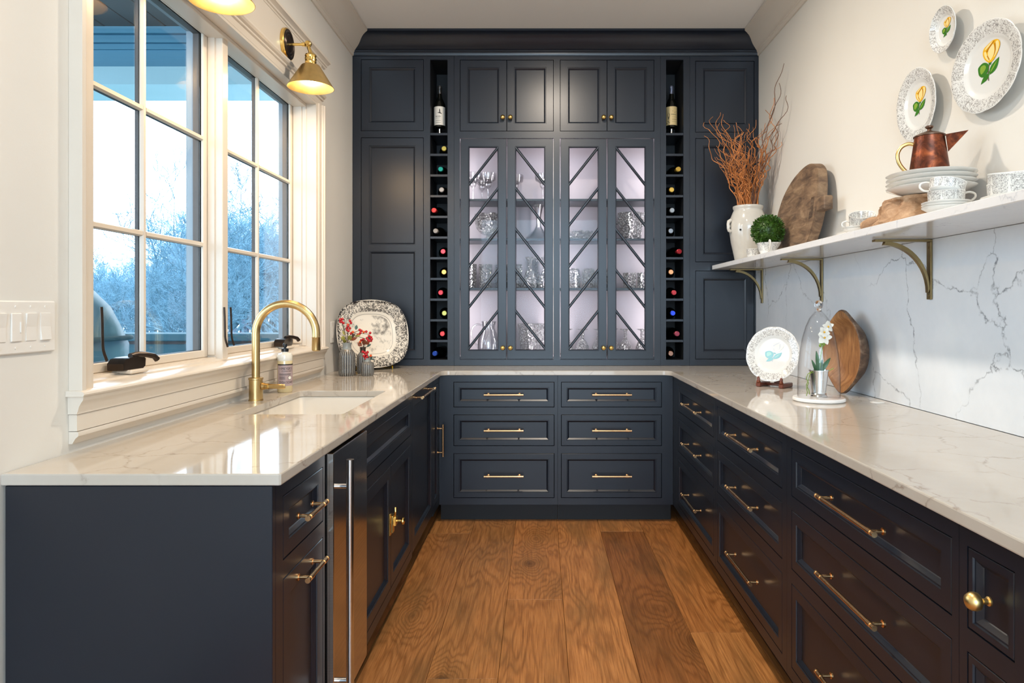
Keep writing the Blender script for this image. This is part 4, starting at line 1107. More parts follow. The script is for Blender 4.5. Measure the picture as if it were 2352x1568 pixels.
sprig('sprig of red and orange berries in the tallest grey vase', (-1.073, 3.79, 1.075), 
  [[(0,0,0),at(-3,25),at(-12,55)],[(0,0,0),at(2,30),at(6,52)],[(0,0,0),at(4,20),at(12,36)],[(.004,0,0),at(12,30,.01),at(28,38,.012)],[at(12,28,.01),at(30,30,.008),at(50,28,.01)],[at(12,26,.01),at(34,20,.008),at(50,15,.008)]],
  [(at(-15,62,-.004),'r'),(at(-11,63,.004),'r'),(at(-13,57),'r'),(at(-8,54,-.004),'r'),(at(-16,57,.004),'r'),(at(2,50),'o'),(at(7,59,-.003),'r'),(at(9,54),'r'),(at(3,47,-.006),'r'),(at(7,42,-.004),'r'),(at(0,38),'r'),(at(4,36,-.006),'r'),(at(9,30),'r'),(at(14,33,-.004),'o'),(at(-1,42,.005),'r'),
   (at(28,38,.01),'r'),(at(32,36,.006),'r'),(at(30,31,.004),'r'),(at(27,27,.008),'o'),(at(25,26,.002),'r'),(at(37,33,.01),'o'),(at(43,34,.01),'r'),(at(52,31,.01),'r'),(at(50,24,.006),'r'),(at(54,21,.01),'r'),(at(56,17,.006),'r'),(at(47,16,.004),'r'),(at(45,19,.01),'r'),(at(50,13,.006),'r'),(at(54,13,.01),'r')],
  [(at(-6,14),(-.3,-.1,.6),.03,.022,'leaf_olive'),(at(2,16,-.006),(.5,-.3,.35),.04,.026,'leaf_olive'),(at(-5,8,-.01),(.2,-.4,.6),.028,.022,'leaf_olive'),(at(20,38),(.1,.2,.8),.03,.016,'leaf_teal'),(at(6,14),(.8,-.1,.3),.05,.018,'leaf_rust'),(at(8,18),(.6,.1,.7),.04,.014,'twig'),(at(-4,26),(-.5,0,.8),.03,.014,'leaf_olive'),(at(16,24),(.9,-.2,.1),.04,.014,'leaf_olive')])
sprig('sprig of rust leaves and berries in the dark vase', (-1.020, 3.925, 1.055), 
  [[(0,0,0),at(2,12),at(4,24)],[(0,0,0),at(5,10),at(12,22)]],
  [(at(-4,20),'r'),(at(1,22,-.004),'r'),(at(-6,16,-.004),'o'),(at(4,18),'r')],
  [(at(0,8),(.5,-.3,.9),.040,.028,'leaf_rust'),(at(-2,6),(-.7,-.2,.6),.034,.024,'leaf_rust'),(at(6,10),(.9,-.1,.6),.032,.02,'leaf_rust'),(at(12,20),(.5,0,.9),.03,.02,'leaf_teal'),(at(8,4),(.8,0,.5),.035,.012,'leaf_teal')])
sprig('short sprig of red berries in the smallest grey vase', (-.958, 3.785, .998), 
  [[(0,0,0),at(-2,8),at(-8,18)],[(0,0,0),at(3,8),at(9,14)]],
  [(at(-11,20),'r'),(at(-6,18,-.005),'r'),(at(-7,10,-.006),'r'),(at(-2,14,-.008),'r'),(at(0,19),'r'),(at(8,11,-.005),'o'),(at(0,8,-.010),'r'),(at(-3,5,-.010),'r')],
  [(at(3,4),(.9,-.2,.4),.03,.010,'leaf_teal'),(at(3,3),(.9,.1,.0),.034,.008,'leaf_teal')])

# ================================================================== PLATES with a yellow rose
def disc_poly(c, rx, ry, ang=0, n=16): return [(c[0]+rx*math.cos(2*PI*i/n)*math.cos(ang)-ry*math.sin(2*PI*i/n)*math.sin(ang), c[1]+rx*math.cos(2*PI*i/n)*math.sin(ang)+ry*math.sin(2*PI*i/n)*math.cos(ang)) for i in range(n)]
def leaf_poly(b, tip, w, n=7):
    b, tip = Vector(b), Vector(tip); d = tip-b; s_ = Vector((-d.y, d.x)).normalized()
    L1 = [b + d*t + s_*w*math.sin(PI*t**.8)*.5 for t in [i/n for i in range(n+1)]]
    L2 = [b + d*t - s_*w*math.sin(PI*t**.8)*.5 for t in [i/n for i in range(n-1,0,-1)]]
    return [tuple(p) for p in L1+L2]
def rose_print(parent, S, z, pale=False):
    """printed rose, (u right, v up) seen from the front; local x = up, -local y = right"""
    if pale: yl, ll, oc, g1, g2, st = M['petal'], M['china'], M['pale_line'], M['pale_teal'], M['pale_teal2'], M['pale_line']
    else: yl, ll, oc, g1, g2, st = M['rose_y'], M['rose_l'], M['rose_o'], M['rose_g'], M['rose_g2'], M['rose_s']
    mb = MB()
    def poly(p, mi, lift):
        if len(p) > 4 and len(p) < 12:
            q = spl([(u, v, 0) for u, v in p[-2:]+p+p[:3]], 4); p = [(w.x, w.y) for w in q[8:8+4*len(p)]]
        mb.add([(v*S*.94, -u*S*1.32, z+lift*.00012) for u, v in p], [tuple(range(len(p)))], mi)
    st_ = [(-.02,-.50),(-.03,-.32),(-.01,-.1),(.03,.12)]
    for i in range(len(st_)-1):
        (a, b), (c, d) = st_[i], st_[i+1]; poly([(a-.018,b),(a+.018,b),(c+.018,d),(c-.018,d)], 5, 0)
    poly(leaf_poly((.02,-.24),(-.34,-.50),.20), 3, 1)
    poly(leaf_poly((-.02,-.22),(.08,-.18),.05), 3, 1)
    big = [(-.02,.12),(-.20,.24),(-.40,.16),(-.42,.02),(-.38,-.16),(-.24,-.28),(-.08,-.22),(.0,-.08)]
    poly(big, 3, 2); poly([(-.30,.14),(-.34,.0),(-.30,-.14),(-.20,-.10),(-.10,.02),(-.16,.14)], 4, 3)
    poly(leaf_poly((.03,-.30),(.42,.16),.27), 3, 2); poly(leaf_poly((.06,-.24),(.36,.10),.06), 4, 3)
    poly([(.02,.04),(.10,.04),(.15,.20),(.0,.22)], 3, 4)
    poly([(.0,.16),(-.14,.34),(-.20,.54),(-.16,.72),(.0,.80),(.20,.86),(.40,.80),(.48,.62),(.42,.42),(.26,.20),(.12,.12)], 0, 5)
    poly([(.02,.20),(-.10,.36),(-.15,.56),(-.09,.60),(-.02,.40),(.06,.24)], 1, 6)
    poly([(.08,.20),(.0,.42),(.04,.62),(.20,.74),(.26,.56),(.22,.34)], 1, 6)
    poly([(.22,.24),(.30,.44),(.30,.72),(.40,.76),(.44,.60),(.38,.40)], 1, 6)
    poly([(.22,.28),(.27,.46),(.26,.70),(.31,.72),(.31,.46)], 2, 7)
    poly([(-.06,.58),(.02,.68),(.24,.82),(.26,.78),(.06,.63),(.0,.54)], 2, 7)
    poly([(-.12,.66),(-.02,.76),(.20,.84),(.10,.74),(-.02,.68)], 1, 7)
    poly([(.04,.20),(-.04,.40),(-.02,.44),(.06,.26)], 2, 7)
    return mb.build('rose_print', [yl, ll, oc, g1, g2, st], parent, fix=False)
M['pale_line'] = simple('pale_print_line', '#c9ccd0', .15)
M['pale_teal'] = simple('pale_print_teal', '#8cc0c4', .15)
M['pale_teal2'] = simple('pale_print_green', '#a9d2c9', .15)
def plate_mesh(R, Rx=None, lobes=12, depth=.020, n=96, well=.62):
    """scalloped rim plate, foot on z=0, local x half-size R, y half-size Rx"""
    q = (Rx or R)/R
    prof = [(0,.0045),(well*.9,.0045),(well,.006),(well+.05,.0105),(.74,.0125),(.90,depth*.9),(.985,depth+.001),(1.0,depth),(.99,depth-.0025),(.74,.0085),(well,.0035),(well*.93,.0),(well*.85,.0),(well*.83,.0025),(0,.0025)]
    mb = MB(); vs = []; fs = []; m = len(prof)
    for i in range(n):
        a = 2*PI*i/n
        for r, z in prof:
            w = 1 + (.016*(abs(math.sin(a*lobes/2))**.7-.6)*max(0,(r-.72)/.28))
            vs.append((R*r*w*math.cos(a), R*q*r*w*math.sin(a), z))
    for i in range(n):
        j = (i+1) % n
        for k in range(m-1):
            a, b, d, e = i*m+k, j*m+k, j*m+k+1, i*m+k+1
            if prof[k][0] == 0: fs.append((a, d, e))
            elif prof[k+1][0] == 0: fs.append((a, b, d))
            else: fs.append((a, b, d, e))
    mb.add(vs, fs); return mb
def wall_plate(label, y, z, R, Rx=None, tilt=0.0, S=None, rs=0.0):
    e = basis_euler((-1, 0, -tilt))
    t = thing('wall_plate', label, 'plate', (XR-.022, y, z), e)
    plate_mesh(R, Rx).build('dish', M['rim'], t, smooth=50)
    rose_print(t, S or R*.52, .0052)
    MB().tube([(R*.75,0,.010),(R*.5,0,-.006),(0,0,-.020),(-R*.5,0,-.006),(-R*.75,0,.010)], .0012, 6).build('plate_hanger', M['gold_wire'], t)
    return t
wall_plate('small round rose plate, upper of the two left-hand wall plates', 2.338, 2.243, .0765, tilt=.05, S=.044)
wall_plate('large oval rose platter hung on the right wall', 2.118, 2.037, .136, .168, tilt=.04, S=.090)
wall_plate('medium round rose plate hung above the copper pot', 2.506, 2.035, .131, tilt=.04, S=.074)
wall_plate('small round wall plate cut off by the top right of the picture', 1.99, 2.305, .075, tilt=.04, S=.044)

# plate on an easel, right worktop
nv = Vector((-.68,-.72,.20))
ep = thing('display_plate', 'white filigree plate with a pale rose standing on a small wooden easel', 'plate', (1.112, 3.250, 1.067), basis_euler(nv))
plate_mesh(.131).build('dish', M['rim'], ep, smooth=50); rose_print(ep, .075, .0052, True)
ez = thing('plate_easel', 'small red-brown wooden easel under the filigree plate', 'easel', (1.112, 3.250, .9143), (0,0,-.757))
for sx in (-.056, .056):
    mb = MB(); mb.cbox(sx-.011, sx+.011, -.052, .060, 0, .020, .003)
    mb.lathe([(0,.020),(.009,.020),(.010,.026),(.006,.032),(.007,.040),(.004,.048),(0,.049)], 12, c=(sx,-.045,0)); mb.build('foot', M['darkwood'], ez, smooth=40)
mb = MB(); mb.cbox(-.045,.045,.012,.024,.004,.016,.002); mb.build('crossbar', M['darkwood'], ez)
mb = MB(); mb.prism([(-.02,.012),(.02,.012),(.012,.15),(-.012,.15)], lambda u, v, d: (u, .045+d+v*.10, v), 0, .010); mb.build('back_rest', M['darkwood'], ez)

# ================================================================== CLOCHE with an orchid
cl = thing('cloche_base', 'round white marble disc under the glass cloche', 'base', (1.124, 2.756, .9143))
MB().lathe([(0,0),(.095,0),(.101,.004),(.101,.011),(.098,.0155),(0,.0155)], 64).build('disc', M['marble_disc'], cl, smooth=30)
dm = thing('glass_cloche', 'tall clear glass cloche with a round knob over the orchid', 'cloche', (1.124, 2.756, .9301))
op = [(.0815,0),(.0815,.06),(.0800,.12),(.0740,.18),(.0640,.235),(.0500,.285),(.0360,.318),(.0220,.336),(.0130,.345)]
MB().lathe(op + [(.0115,.343),(.0205,.3335),(.0345,.3155),(.0485,.2825),(.0622,.2335),(.0722,.179),(.0782,.119),(.0797,.06),(.0797,0)], 64).build('dome', M['cloche'], dm, smooth=60)
kn = NT('solid_glass_knob'); kn.base('#ffffff', .0); kn.b.inputs['Transmission Weight'].default_value = 1; kn.b.inputs['IOR'].default_value = 1.45
mb = MB(); mb.lathe([(0,.342),(.013,.3455),(.010,.352),(.0085,.356),(.0135,.360),(.0165,.369),(.0168,.374),(.0145,.382),(.009,.388),(0,.3905)], 32); mb.build('knob', kn.m, dm, smooth=60)
oc = thing('potted_orchid', 'white miniature orchid in a silver cup beneath the glass cloche', 'orchid', (1.124, 2.756, .9302))
MB().lathe([(0,0),(.031,0),(.032,.004),(.029,.009),(.031,.012),(.027,.016),(.0265,.020),(.037,.104),(.039,.105),(.039,.109),(.0365,.109),(.035,.098),(0,.098)], 40).build('silver_cup', M['silver'], oc, smooth=35)
MB().lathe([(0,.1015),(.035,.0985),(0,.098)], 24).build('moss', M['soil'], oc)
mb = MB(); mb.tube([(.004,0,.10),(.006,0,.15),(.012,-.002,.19),(.020,-.004,.225),(.030,-.006,.262),(.036,-.008,.285)], [.0028,.0026,.0024,.0022,.0018,.0015], 8)
mb.build('stem', M['orchid_stem'], oc, smooth=60)
def oleaf(b, tip, w, bend, nm='leaf', mat='orchid_leaf', parent=oc):
    b, tip = Vector(b), Vector(tip); d = tip-b; s_ = d.cross(Vector((0,-1,.15))).normalized(); n_ = s_.cross(d).normalized(); vs = []; fs = []
    for i in range(9):
        t = i/8; c = b+d*t+n_*bend*math.sin(PI*t); ww = w*math.sin(PI*min(.98,t*.85+.12))**.8
        vs += [c-s_*ww, c+n_*-.002, c+s_*ww]
    for i in range(8):
        for k in (0,1): fs.append((3*i+k, 3*i+k+1, 3*i+k+4, 3*i+k+3))
    return MB().add(vs, fs).build(nm, M[mat], parent, smooth=70, fix=False)
oleaf((-.004,-.004,.10),(-.014,-.010,.186),.0085,.004); oleaf((.008,-.004,.10),(.042,-.012,.158),.0090,-.006); oleaf((-.010,.0,.10),(-.030,-.004,.150),.0065,.004)
oleaf((.004,.006,.10),(.020,.012,.150),.007,.003); oleaf((.0,-.01,.10),(.010,-.02,.130),.006,.002)
for p in ([(-.015,-.01,.103),(-.036,-.018,.104),(-.052,-.02,.094),(-.058,-.02,.076),(-.048,-.018,.058),(-.056,-.018,.038),(-.052,-.016,.020),(-.056,-.016,.006)], [(-.02,-.012,.103),(-.044,-.022,.096),(-.05,-.022,.07),(-.058,-.02,.05),(-.048,-.02,.03),(-.044,-.02,.012)], [(.012,-.01,.102),(.034,-.02,.108),(.050,-.024,.118)]):
    MB().tube(p, .0016, 6).build('aerial_root', M['orchid_stem'], oc, smooth=60)
def flower(c, s_, tw):
    c = Vector(c)
    for k in range(5):
        a = tw+2*PI*k/5; d = Vector((math.cos(a), -.18, math.sin(a))); w = .52 if k % 2 else .40
        oleaf(c, c+d*s_, s_*w*.88, .002, 'petal', 'petal')
    mb = MB(); mb.sph(tuple(c+Vector((0,-.006,0))), .0042, 10, 6); mb.build('flower_lip', M['rose_y'], oc, smooth=60)
flower((.030,-.016,.284), .024, .4); flower((.014,-.016,.262), .024, 1.0); flower((.016,-.014,.240), .030, .1)
for p, r in (((.008,-.008,.222),.0075),((.016,-.010,.214),.007),((.004,-.006,.208),.006)):
    mb = MB(); mb.sph(p, r, 12, 8, sz=1.25); mb.build('bud', M['orchid_stem'], oc, smooth=60)

# wooden dough bowl leaning on the backsplash
db = thing('dough_bowl', 'old oval wooden dough bowl stood on edge against the backsplash', 'bowl', (1.307, 2.970, 1.0985), (0,0,.12))
def bowl_ring(sy, sz, x, tip):
    out = []
    for i in range(48):
        a = 2*PI*i/48; c, s_ = math.cos(a), math.sin(a)
        out.append((x, sy*c, sz*s_ + tip*math.copysign(abs(s_)**14, s_)))
    return out
def loft(rings, cap=True):
    mb = MB(); n = len(rings[0]); vs = [p for r in rings for p in r]; fs = []
    for k in range(len(rings)-1):
        for i in range(n): fs.append((k*n+i, k*n+(i+1)%n, (k+1)*n+(i+1)%n, (k+1)*n+i))
    if cap: fs.append(tuple((len(rings)-1)*n+i for i in range(n)))
    return mb.add(vs, fs)
loft([bowl_ring(.146,.158,-.0005,.020), bowl_ring(.135,.150,.002,.004), bowl_ring(.128,.142,.014,0), bowl_ring(.118,.130,.034,0), bowl_ring(.098,.108,.050,0), bowl_ring(.092,.100,.052,0)]).build('hollow', M['bowlin'], db, smooth=45)
loft([bowl_ring(.146,.158,-.0005,.020), bowl_ring(.150,.163,.003,.020), bowl_ring(.149,.161,.014,.021), bowl_ring(.138,.146,.032,.010), bowl_ring(.118,.122,.058,0), bowl_ring(.085,.085,.078,0), bowl_ring(.070,.070,.081,0)]).build('outside', M['bowlout'], db, smooth=45)

# ================================================================== ON THE WALL SHELF (top at z = 1.5625)
ZS = 1.5628
ck = thing('crock', 'tall white crackle-glazed stoneware crock full of willow branches', 'crock', (1.270, 4.175, ZS))
cprof = [(0,.002),(.070,.0),(.076,.004),(.088,.06),(.102,.13),(.1115,.20),(.112,.235),(.105,.275),(.092,.308),(.085,.322),(.088,.330),(.091,.338),(.090,.346),(.085,.349),(.078,.345),(.077,.325),(.088,.30),(.10,.27),(.10,.2),(.08,.03),(0,.02)]
MB().lathe(cprof, 56, lambda r, z, a, k: r*(1+.006*math.sin(z*160+1.5*math.sin(a)) if .02 < z < .3 and k < 9 else 1)).build('jar', M['crock'], ck, smooth=50)
mb = MB(); mb.tube([(-.108,-.02,.262),(-.124,-.022,.250),(-.128,-.022,.236),(-.124,-.022,.222),(-.127,-.022,.210),(-.122,-.022,.198),(-.110,-.02,.190)], [.010,.012,.009,.012,.009,.011,.009], 10); mb.build('lug_handle', M['crock'], ck, smooth=60)
mb = MB(); mb.tube([(.104,.03,.262),(.120,.035,.246),(.124,.036,.225),(.118,.034,.205),(.106,.03,.192)], [.009,.011,.010,.011,.008], 10); mb.build('lug_handle', M['crock'], ck, smooth=60)
mb = MB(); mb.sph((-.072,-.0875,.195), .006, 10, 6); mb.build('glaze_spot', M['black'], ck, smooth=60)
rg = random.Random(5)
wbn = thing('willow_branches', 'spray of curly orange-brown willow branches standing in the white crock', 'branches', (1.270, 4.175, ZS))
def willow(tx, ty, h, dark=False, thick=.0036):
    b = Vector((rg.uniform(-.05,.05), rg.uniform(-.05,.05), .10)); e = Vector((tx, ty, .349+h)); n = 44; pts = []; rad = []
    ph = [rg.uniform(0,6.28) for _ in range(4)]; am = rg.uniform(.010,.020); f1 = rg.uniform(5,9)
    mouth = Vector((max(-.058,min(.058,b.x*.6+tx*.22)), max(-.058,min(.058,b.y*.6+ty*.22)), .345))
    for i in range(n+1):
        t = i/n
        if t < .22: p = b.lerp(mouth, t/.22)
        else:
            u = (t-.22)/.78; q = mouth + (e-mouth)*u; q.x = mouth.x+(e.x-mouth.x)*(u**1.25); q.y = mouth.y+(e.y-mouth.y)*(u**1.25)
            w = min(1,u*3.0)*am*(.6+.9*u); kx = math.sin(f1*u*2.2+ph[0])+.45*math.sin(f1*u*5.1+ph[1]); ky = math.sin(f1*u*2.4+ph[2])+.45*math.sin(f1*u*4.7+ph[3])
            p = q + Vector((kx*w, ky*w, .3*w*math.sin(f1*u*3+ph[1])))
        p.x = min(p.x, XR-1.270-.008); p.y = min(p.y, FU-4.175-.050 if p.z > .3 else 1)
        pts.append(p); rad.append(thick*(1.15-.72*t))
    mb = MB(); mb.tube(pts, rad, 6)
    if rg.random() < .55:
        i0 = rg.randint(24,34); d = (pts[i0+1]-pts[i0]).normalized(); s2 = [pts[i0]]; dd = (d+Vector((rg.uniform(-.9,.9), rg.uniform(-.7,.3), .2))).normalized(); ln = rg.uniform(.06,.16)
        for i in range(1,8):
            dd = (dd+Vector((rg.gauss(0,.22), rg.gauss(0,.15), .18))).normalized(); q = s2[-1]+dd*ln/7
            q.x = min(q.x, XR-1.270-.008); q.y = min(q.y, FU-4.175-.050); s2.append(q)
        mb.tube(s2, [rad[i0]*(.8-.06*i) for i in range(8)], 5)
    mb.build('branch', M['willow_dark' if dark else 'willow'], wbn, smooth=70, fix=False)
targets = [(-.27,-.05,.52),(-.29,-.03,.42),(-.20,-.02,.58),(-.22,.02,.60),(-.18,-.08,.50),(-.14,.05,.56),(-.16,-.04,.57),(-.13,.0,.52),(-.10,-.1,.47),(-.12,.08,.50),(-.08,-.03,.53),(.0,.05,.50),(.02,.0,.54),(.06,.07,.58),(.04,-.02,.42),(-.03,.04,.48),(.08,-.05,.52),(.10,-.12,.46),
  (.11,-.24,.72),(.12,-.30,.78),(.10,-.22,.60),(.12,-.36,.60),(.11,-.28,.44),(.12,-.22,.40),(.12,-.15,.48),(.09,-.12,.56),(.10,-.2,.36)]
for i, (a, b, c) in enumerate(targets): willow(a, b, c*rg.uniform(.93,1.0), i in (18,19,21,22))
for i in range(58):
    a = rg.uniform(-.19,.12); willow(a, rg.uniform(-.18,.09), rg.uniform(.18,.44)*(1-.5*max(0,abs(a)-.1)), rg.random() < .15, rg.uniform(.0024,.0036))

def cup_mesh(R, h, band=True):
    prof = [(0,.003),(R*.52,.0),(R*.58,.003),(R*.80,h*.18),(R*.94,h*.34),(R*.97,h*.40),(R*1.0,h*.98),(R*1.015,h),(R*.985,h),(R*.95,h*.96),(R*.93,h*.42),(R*.78,h*.22),(R*.5,.007),(0,.007)]
    return MB().lathe(prof, 40)
def cup(label, loc, R, h, rot=(0,0,0), handle_a=None, group=None):
    t = thing('teacup', label, 'cup', loc, rot)
    cup_mesh(R, h).build('cup_body', M['cupband'], t, smooth=50)
    if handle_a is not None:
        c, s_ = math.cos(handle_a), math.sin(handle_a)
        pts = [(R*.97, h*.86), (R*1.22, h*.92), (R*1.50, h*.80), (R*1.52, h*.55), (R*1.25, h*.32), (R*.92, h*.30)]
        MB().tube(spl([(x*c, x*s_, z) for x, z in pts], 4), .0033, 8).build('handle', M['china'], t, smooth=60)
    return t
def saucer(label, loc, R):
    t = thing('saucer', label, 'saucer', loc)
    MB().lathe([(0,.004),(R*.5,.004),(R*.6,.007),(R*.97,.019),(R,.0205),(R*.985,.017),(R*.62,.003),(R*.52,0),(0,.001)], 48, lambda r, z, a, k: r*(1+.012*math.sin(a*10)) if r > R*.8 else r).build('dish', M['china'], t, smooth=50)
    return t
# low cup and creamer with the boxwood ball
cup('low filigree cup between the crock and the boxwood ball', (1.212, 3.86, ZS), .044, .060, (0,0,0), -.7)
cm = thing('creamer', 'white china creamer holding the boxwood ball', 'creamer', (1.205, 3.615, ZS))
MB().lathe([(0,.003),(.030,.0),(.034,.004),(.048,.035),(.056,.062),(.058,.070),(.055,.070),(.046,.038),(.03,.01),(0,.008)], 40, lambda r, z, a, k: (r*(1+.22*max(0,math.cos(a-5.6))**8) if z > .05 else r)).build('jug', M['cupband'], cm, smooth=50)
MB().tube(spl([(-.012,-.054,.064),(-.014,-.066,.080),(-.013,-.078,.072),(-.013,-.076,.050),(-.012,-.062,.032),(-.012,-.050,.026)], 4), .0042, 8).build('handle', M['china'], cm, smooth=60)
bx = thing('boxwood_ball', 'dark green clipped boxwood ball sitting in the creamer', 'topiary', (1.205, 3.615, ZS+.072))
RB = .086; mb = MB(); mb.sph((0,0,.062), RB*.80, 20, 12); mb.build('core', M['boxwood'], bx, smooth=60)
mb = MB(); rg2 = random.Random(9)
for i in range(2600):
    z = rg2.uniform(-.92,1); a = rg2.uniform(0,2*PI); q = math.sqrt(1-z*z); d = Vector((q*math.cos(a), q*math.sin(a), z))
    c = Vector((0,0,.062)) + d*RB*rg2.uniform(.74,.94); dd = (d+Vector((rg2.gauss(0,.35), rg2.gauss(0,.35), rg2.gauss(0,.35)))).normalized()
    s_ = dd.cross(Vector((rg2.gauss(0,1), rg2.gauss(0,1), rg2.gauss(0,1)))).normalized(); L_ = rg2.uniform(.010,.017); w = L_*.24
    mb.add([c, c+dd*L_*.55+s_*w, c+dd*L_, c+dd*L_*.55-s_*w], [(0,1,2,3)])
mb.build('leaves', M['boxwood'], bx, kind='stuff', fix=False)

# weathered board leaning on the wall
wbx, wby = 1.296, 3.50
bd = thing('wooden_board', 'thick weathered wooden board with a peg handle leaning on the right wall', 'board', (wbx, wby, ZS))
outl = [(3.740,0),(3.775,.060),(3.805,.135),(3.805,.190),(3.785,.255),(3.720,.335),(3.620,.395),(3.510,.430),(3.415,.442),(3.345,.432),(3.290,.400),(3.262,.345),(3.250,.270),(3.255,.200),(3.280,.120),(3.330,.045),(3.372,0)]
TH = .050; sh = .085
_q = spl([(y, z, 0) for y, z in outl[1:-1]], 3); outl = [outl[0]] + [(p.x, p.y) for p in _q] + [outl[-1]]
bm = bmesh.new()
fv = [bm.verts.new((z*sh, y-wby, z)) for y, z in outl]; bv = [bm.verts.new((z*sh+TH, y-wby, z)) for y, z in outl]
n = len(outl); ff = bm.faces.new(fv); bm.faces.new(list(reversed(bv)))
for i in range(n): bm.faces.new((fv[i], fv[(i+1)%n], bv[(i+1)%n], bv[i]))
bmesh.ops.recalc_face_normals(bm, faces=bm.faces)
ed = [e for e in bm.edges if e.is_valid and len(e.link_faces) == 2 and max(len(f.verts) for f in e.link_faces) > 8 and min(e.verts[0].co.z, e.verts[1].co.z) > .001]
bmesh.ops.bevel(bm, geom=ed, offset=.004, segments=2, affect='EDGES')
me = bpy.data.meshes.new('slab'); bm.to_mesh(me); bm.free(); me.materials.append(M['oldboard']); o = bpy.data.objects.new('slab', me); COL.objects.link(o); o.parent = bd
MB().cbox(.020, .062, 3.165-wby, 3.262-wby, .185, .250, .005).build('peg_handle', M['oldboard'], bd)
MB().prism([(3.292-wby,.165),(3.330-wby,.160),(3.318-wby,.262),(3.284-wby,.262)], lambda u, v, d: (v*sh+d, u, v), -.0015, .004).build('peg_slot', M['oldedge'], bd)

# teacups at the left of the driftwood
saucer('lower saucer under the leftmost teacups', (1.200, 2.545, ZS), .066); saucer('upper saucer under the leftmost teacups', (1.200, 2.545, ZS+.0072), .066)
cup('lower teacup of the leftmost pair on the shelf', (1.200, 2.545, ZS+.0135), .045, .042, (0,0,0), 2.6)
cup('upper teacup of the leftmost pair, tilted open towards the room', (1.200, 2.545, ZS+.0330), .0465, .044, (.40,-.18,0), None)

# driftwood root stand
rt = thing('driftwood_stand', 'rough brown driftwood root carrying the stacked dinner plates', 'driftwood', (1.268, 2.27, ZS))
from mathutils import noise as mnoise
prof = [(1.62,0),(1.62,.010),(1.50,.020),(1.36,.034),(1.25,.050),(1.19,.064),(1.20,.072),(1.16,.078),(1.19,.084),(1.16,.0905),(1.05,.0925),(0,.0925)]
mb = MB(); vs = []; fs = []; n = 120
for k, (r, z) in enumerate(prof):
    for i in range(n):
        a = 2*PI*i/n; v = Vector((math.cos(a)*2.1, math.sin(a)*2.1, z*22))
        nzz = mnoise.noise(v) + .5*mnoise.noise(v*2.3) + .35*mnoise.noise(Vector((math.cos(a)*7, math.sin(a)*7, z*30)))
        flare = max(0, math.cos(a-1.75))**3
        rr_ = .092*r*(1+.16*nzz*(1 if k < 8 else .5) + .05*mnoise.noise(Vector((math.cos(a)*11, math.sin(a)*11, z*60)))) * (1 + .30*flare*(1 if r > 1 else 0))
        x = max(-.145, min(.135, rr_*math.cos(a)*.92)); y = rr_*math.sin(a)*1.0
        vs.append((x, y, z + (0 if k in (0,) or k >= 9 else .006*mnoise.noise(v*1.7))))
for k in range(len(prof)-1):
    for i in range(n): fs.append((k*n+i, k*n+(i+1)%n, (k+1)*n+(i+1)%n, (k+1)*n+i))
mb.add(vs, fs); mb.build('root', M['root'], rt, smooth=60)
MB().tube([(-.085,.085,.020),(-.105,.130,.021),(-.112,.165,.018)], [.024,.024,.018], 12).build('root_knob', M['root'], rt, smooth=60)
pos = ['bottom plate', 'second plate from the bottom', 'third plate from the bottom', 'top plate']
for k in range(4):
    t = thing('dinner_plate', '%s of the white china stack on the driftwood' % pos[k], 'plate', (1.272, 2.225, ZS+.0932+.0145*k), (0,0,.3*k))
    plate_mesh(.131, None, 12, .024).build('dish', M['china'], t, smooth=50)
# copper pot
cp = thing('coffee_pot', 'aged copper coffee pot with brass handle on the plate stack', 'coffee pot', (1.268, 2.225, ZS+.0932+.0145*3+.0048), (0,0,-.52))
MB().lathe([(0,.001),(.060,0),(.0625,.003),(.0615,.012),(.0440,.138),(.0450,.141),(.0425,.1415),(.040,.136),(.058,.01),(0,.006)], 48).build('body', M['copper'], cp, smooth=40)
MB().lathe([(.0468,.1418),(.0470,.1445),(.043,.1470),(.030,.1535),(.014,.1590),(.0065,.1605),(.0055,.166),(.0075,.168),(.0115,.171),(.0125,.175),(.010,.1775),(0,.178)], 40).build('lid', M['copper_dark'], cp, smooth=35)
sp = [(.0470,.024,.140),(.0455,-.024,.140),(.108,.0035,.150),(.108,-.0035,.150),(.0525,.004,.088),(.0525,-.004,.088)]
MB().add(sp, [(0,2,4),(1,5,3),(2,3,5,4),(0,1,3,2),(0,4,5,1)]).build('spout', M['copper'], cp)
MB().tube(spl([(-.044,0,.122),(-.060,0,.126),(-.080,0,.118),(-.091,0,.098),(-.090,0,.074),(-.080,0,.052),(-.066,0,.034),(-.058,0,.027)], 4), .0062, 12).build('handle', M['brass'], cp, smooth=60)

# cups and saucers in front of the driftwood
for k, nm in enumerate(('bottom', 'middle', 'top')): saucer('%s saucer of three in front of the driftwood' % nm, (1.186, 1.995, ZS+.0072*k), .064)
cup('filigree teacup standing upright on the three saucers', (1.186, 1.995, ZS+.0216), .0485, .044, (0,0,0), -.3)
cup('filigree teacup tilted on top of the cup beside the driftwood', (1.184, 1.997, ZS+.0530), .0475, .044, (-.06,.26,0), 2.4)
# nested cups at the right edge
saucer('saucer under the nested cups at the right edge of the shelf', (1.250, 1.80, ZS), .076)
cup('lower filigree cup of the pair at the right edge', (1.250, 1.80, ZS+.0065), .062, .048, (0,0,0), -1.0)
cup('upper filigree cup of the pair at the right edge, tipped', (1.250, 1.80, ZS+.0365), .062, .048, (.16,-.10,0), -1.0)

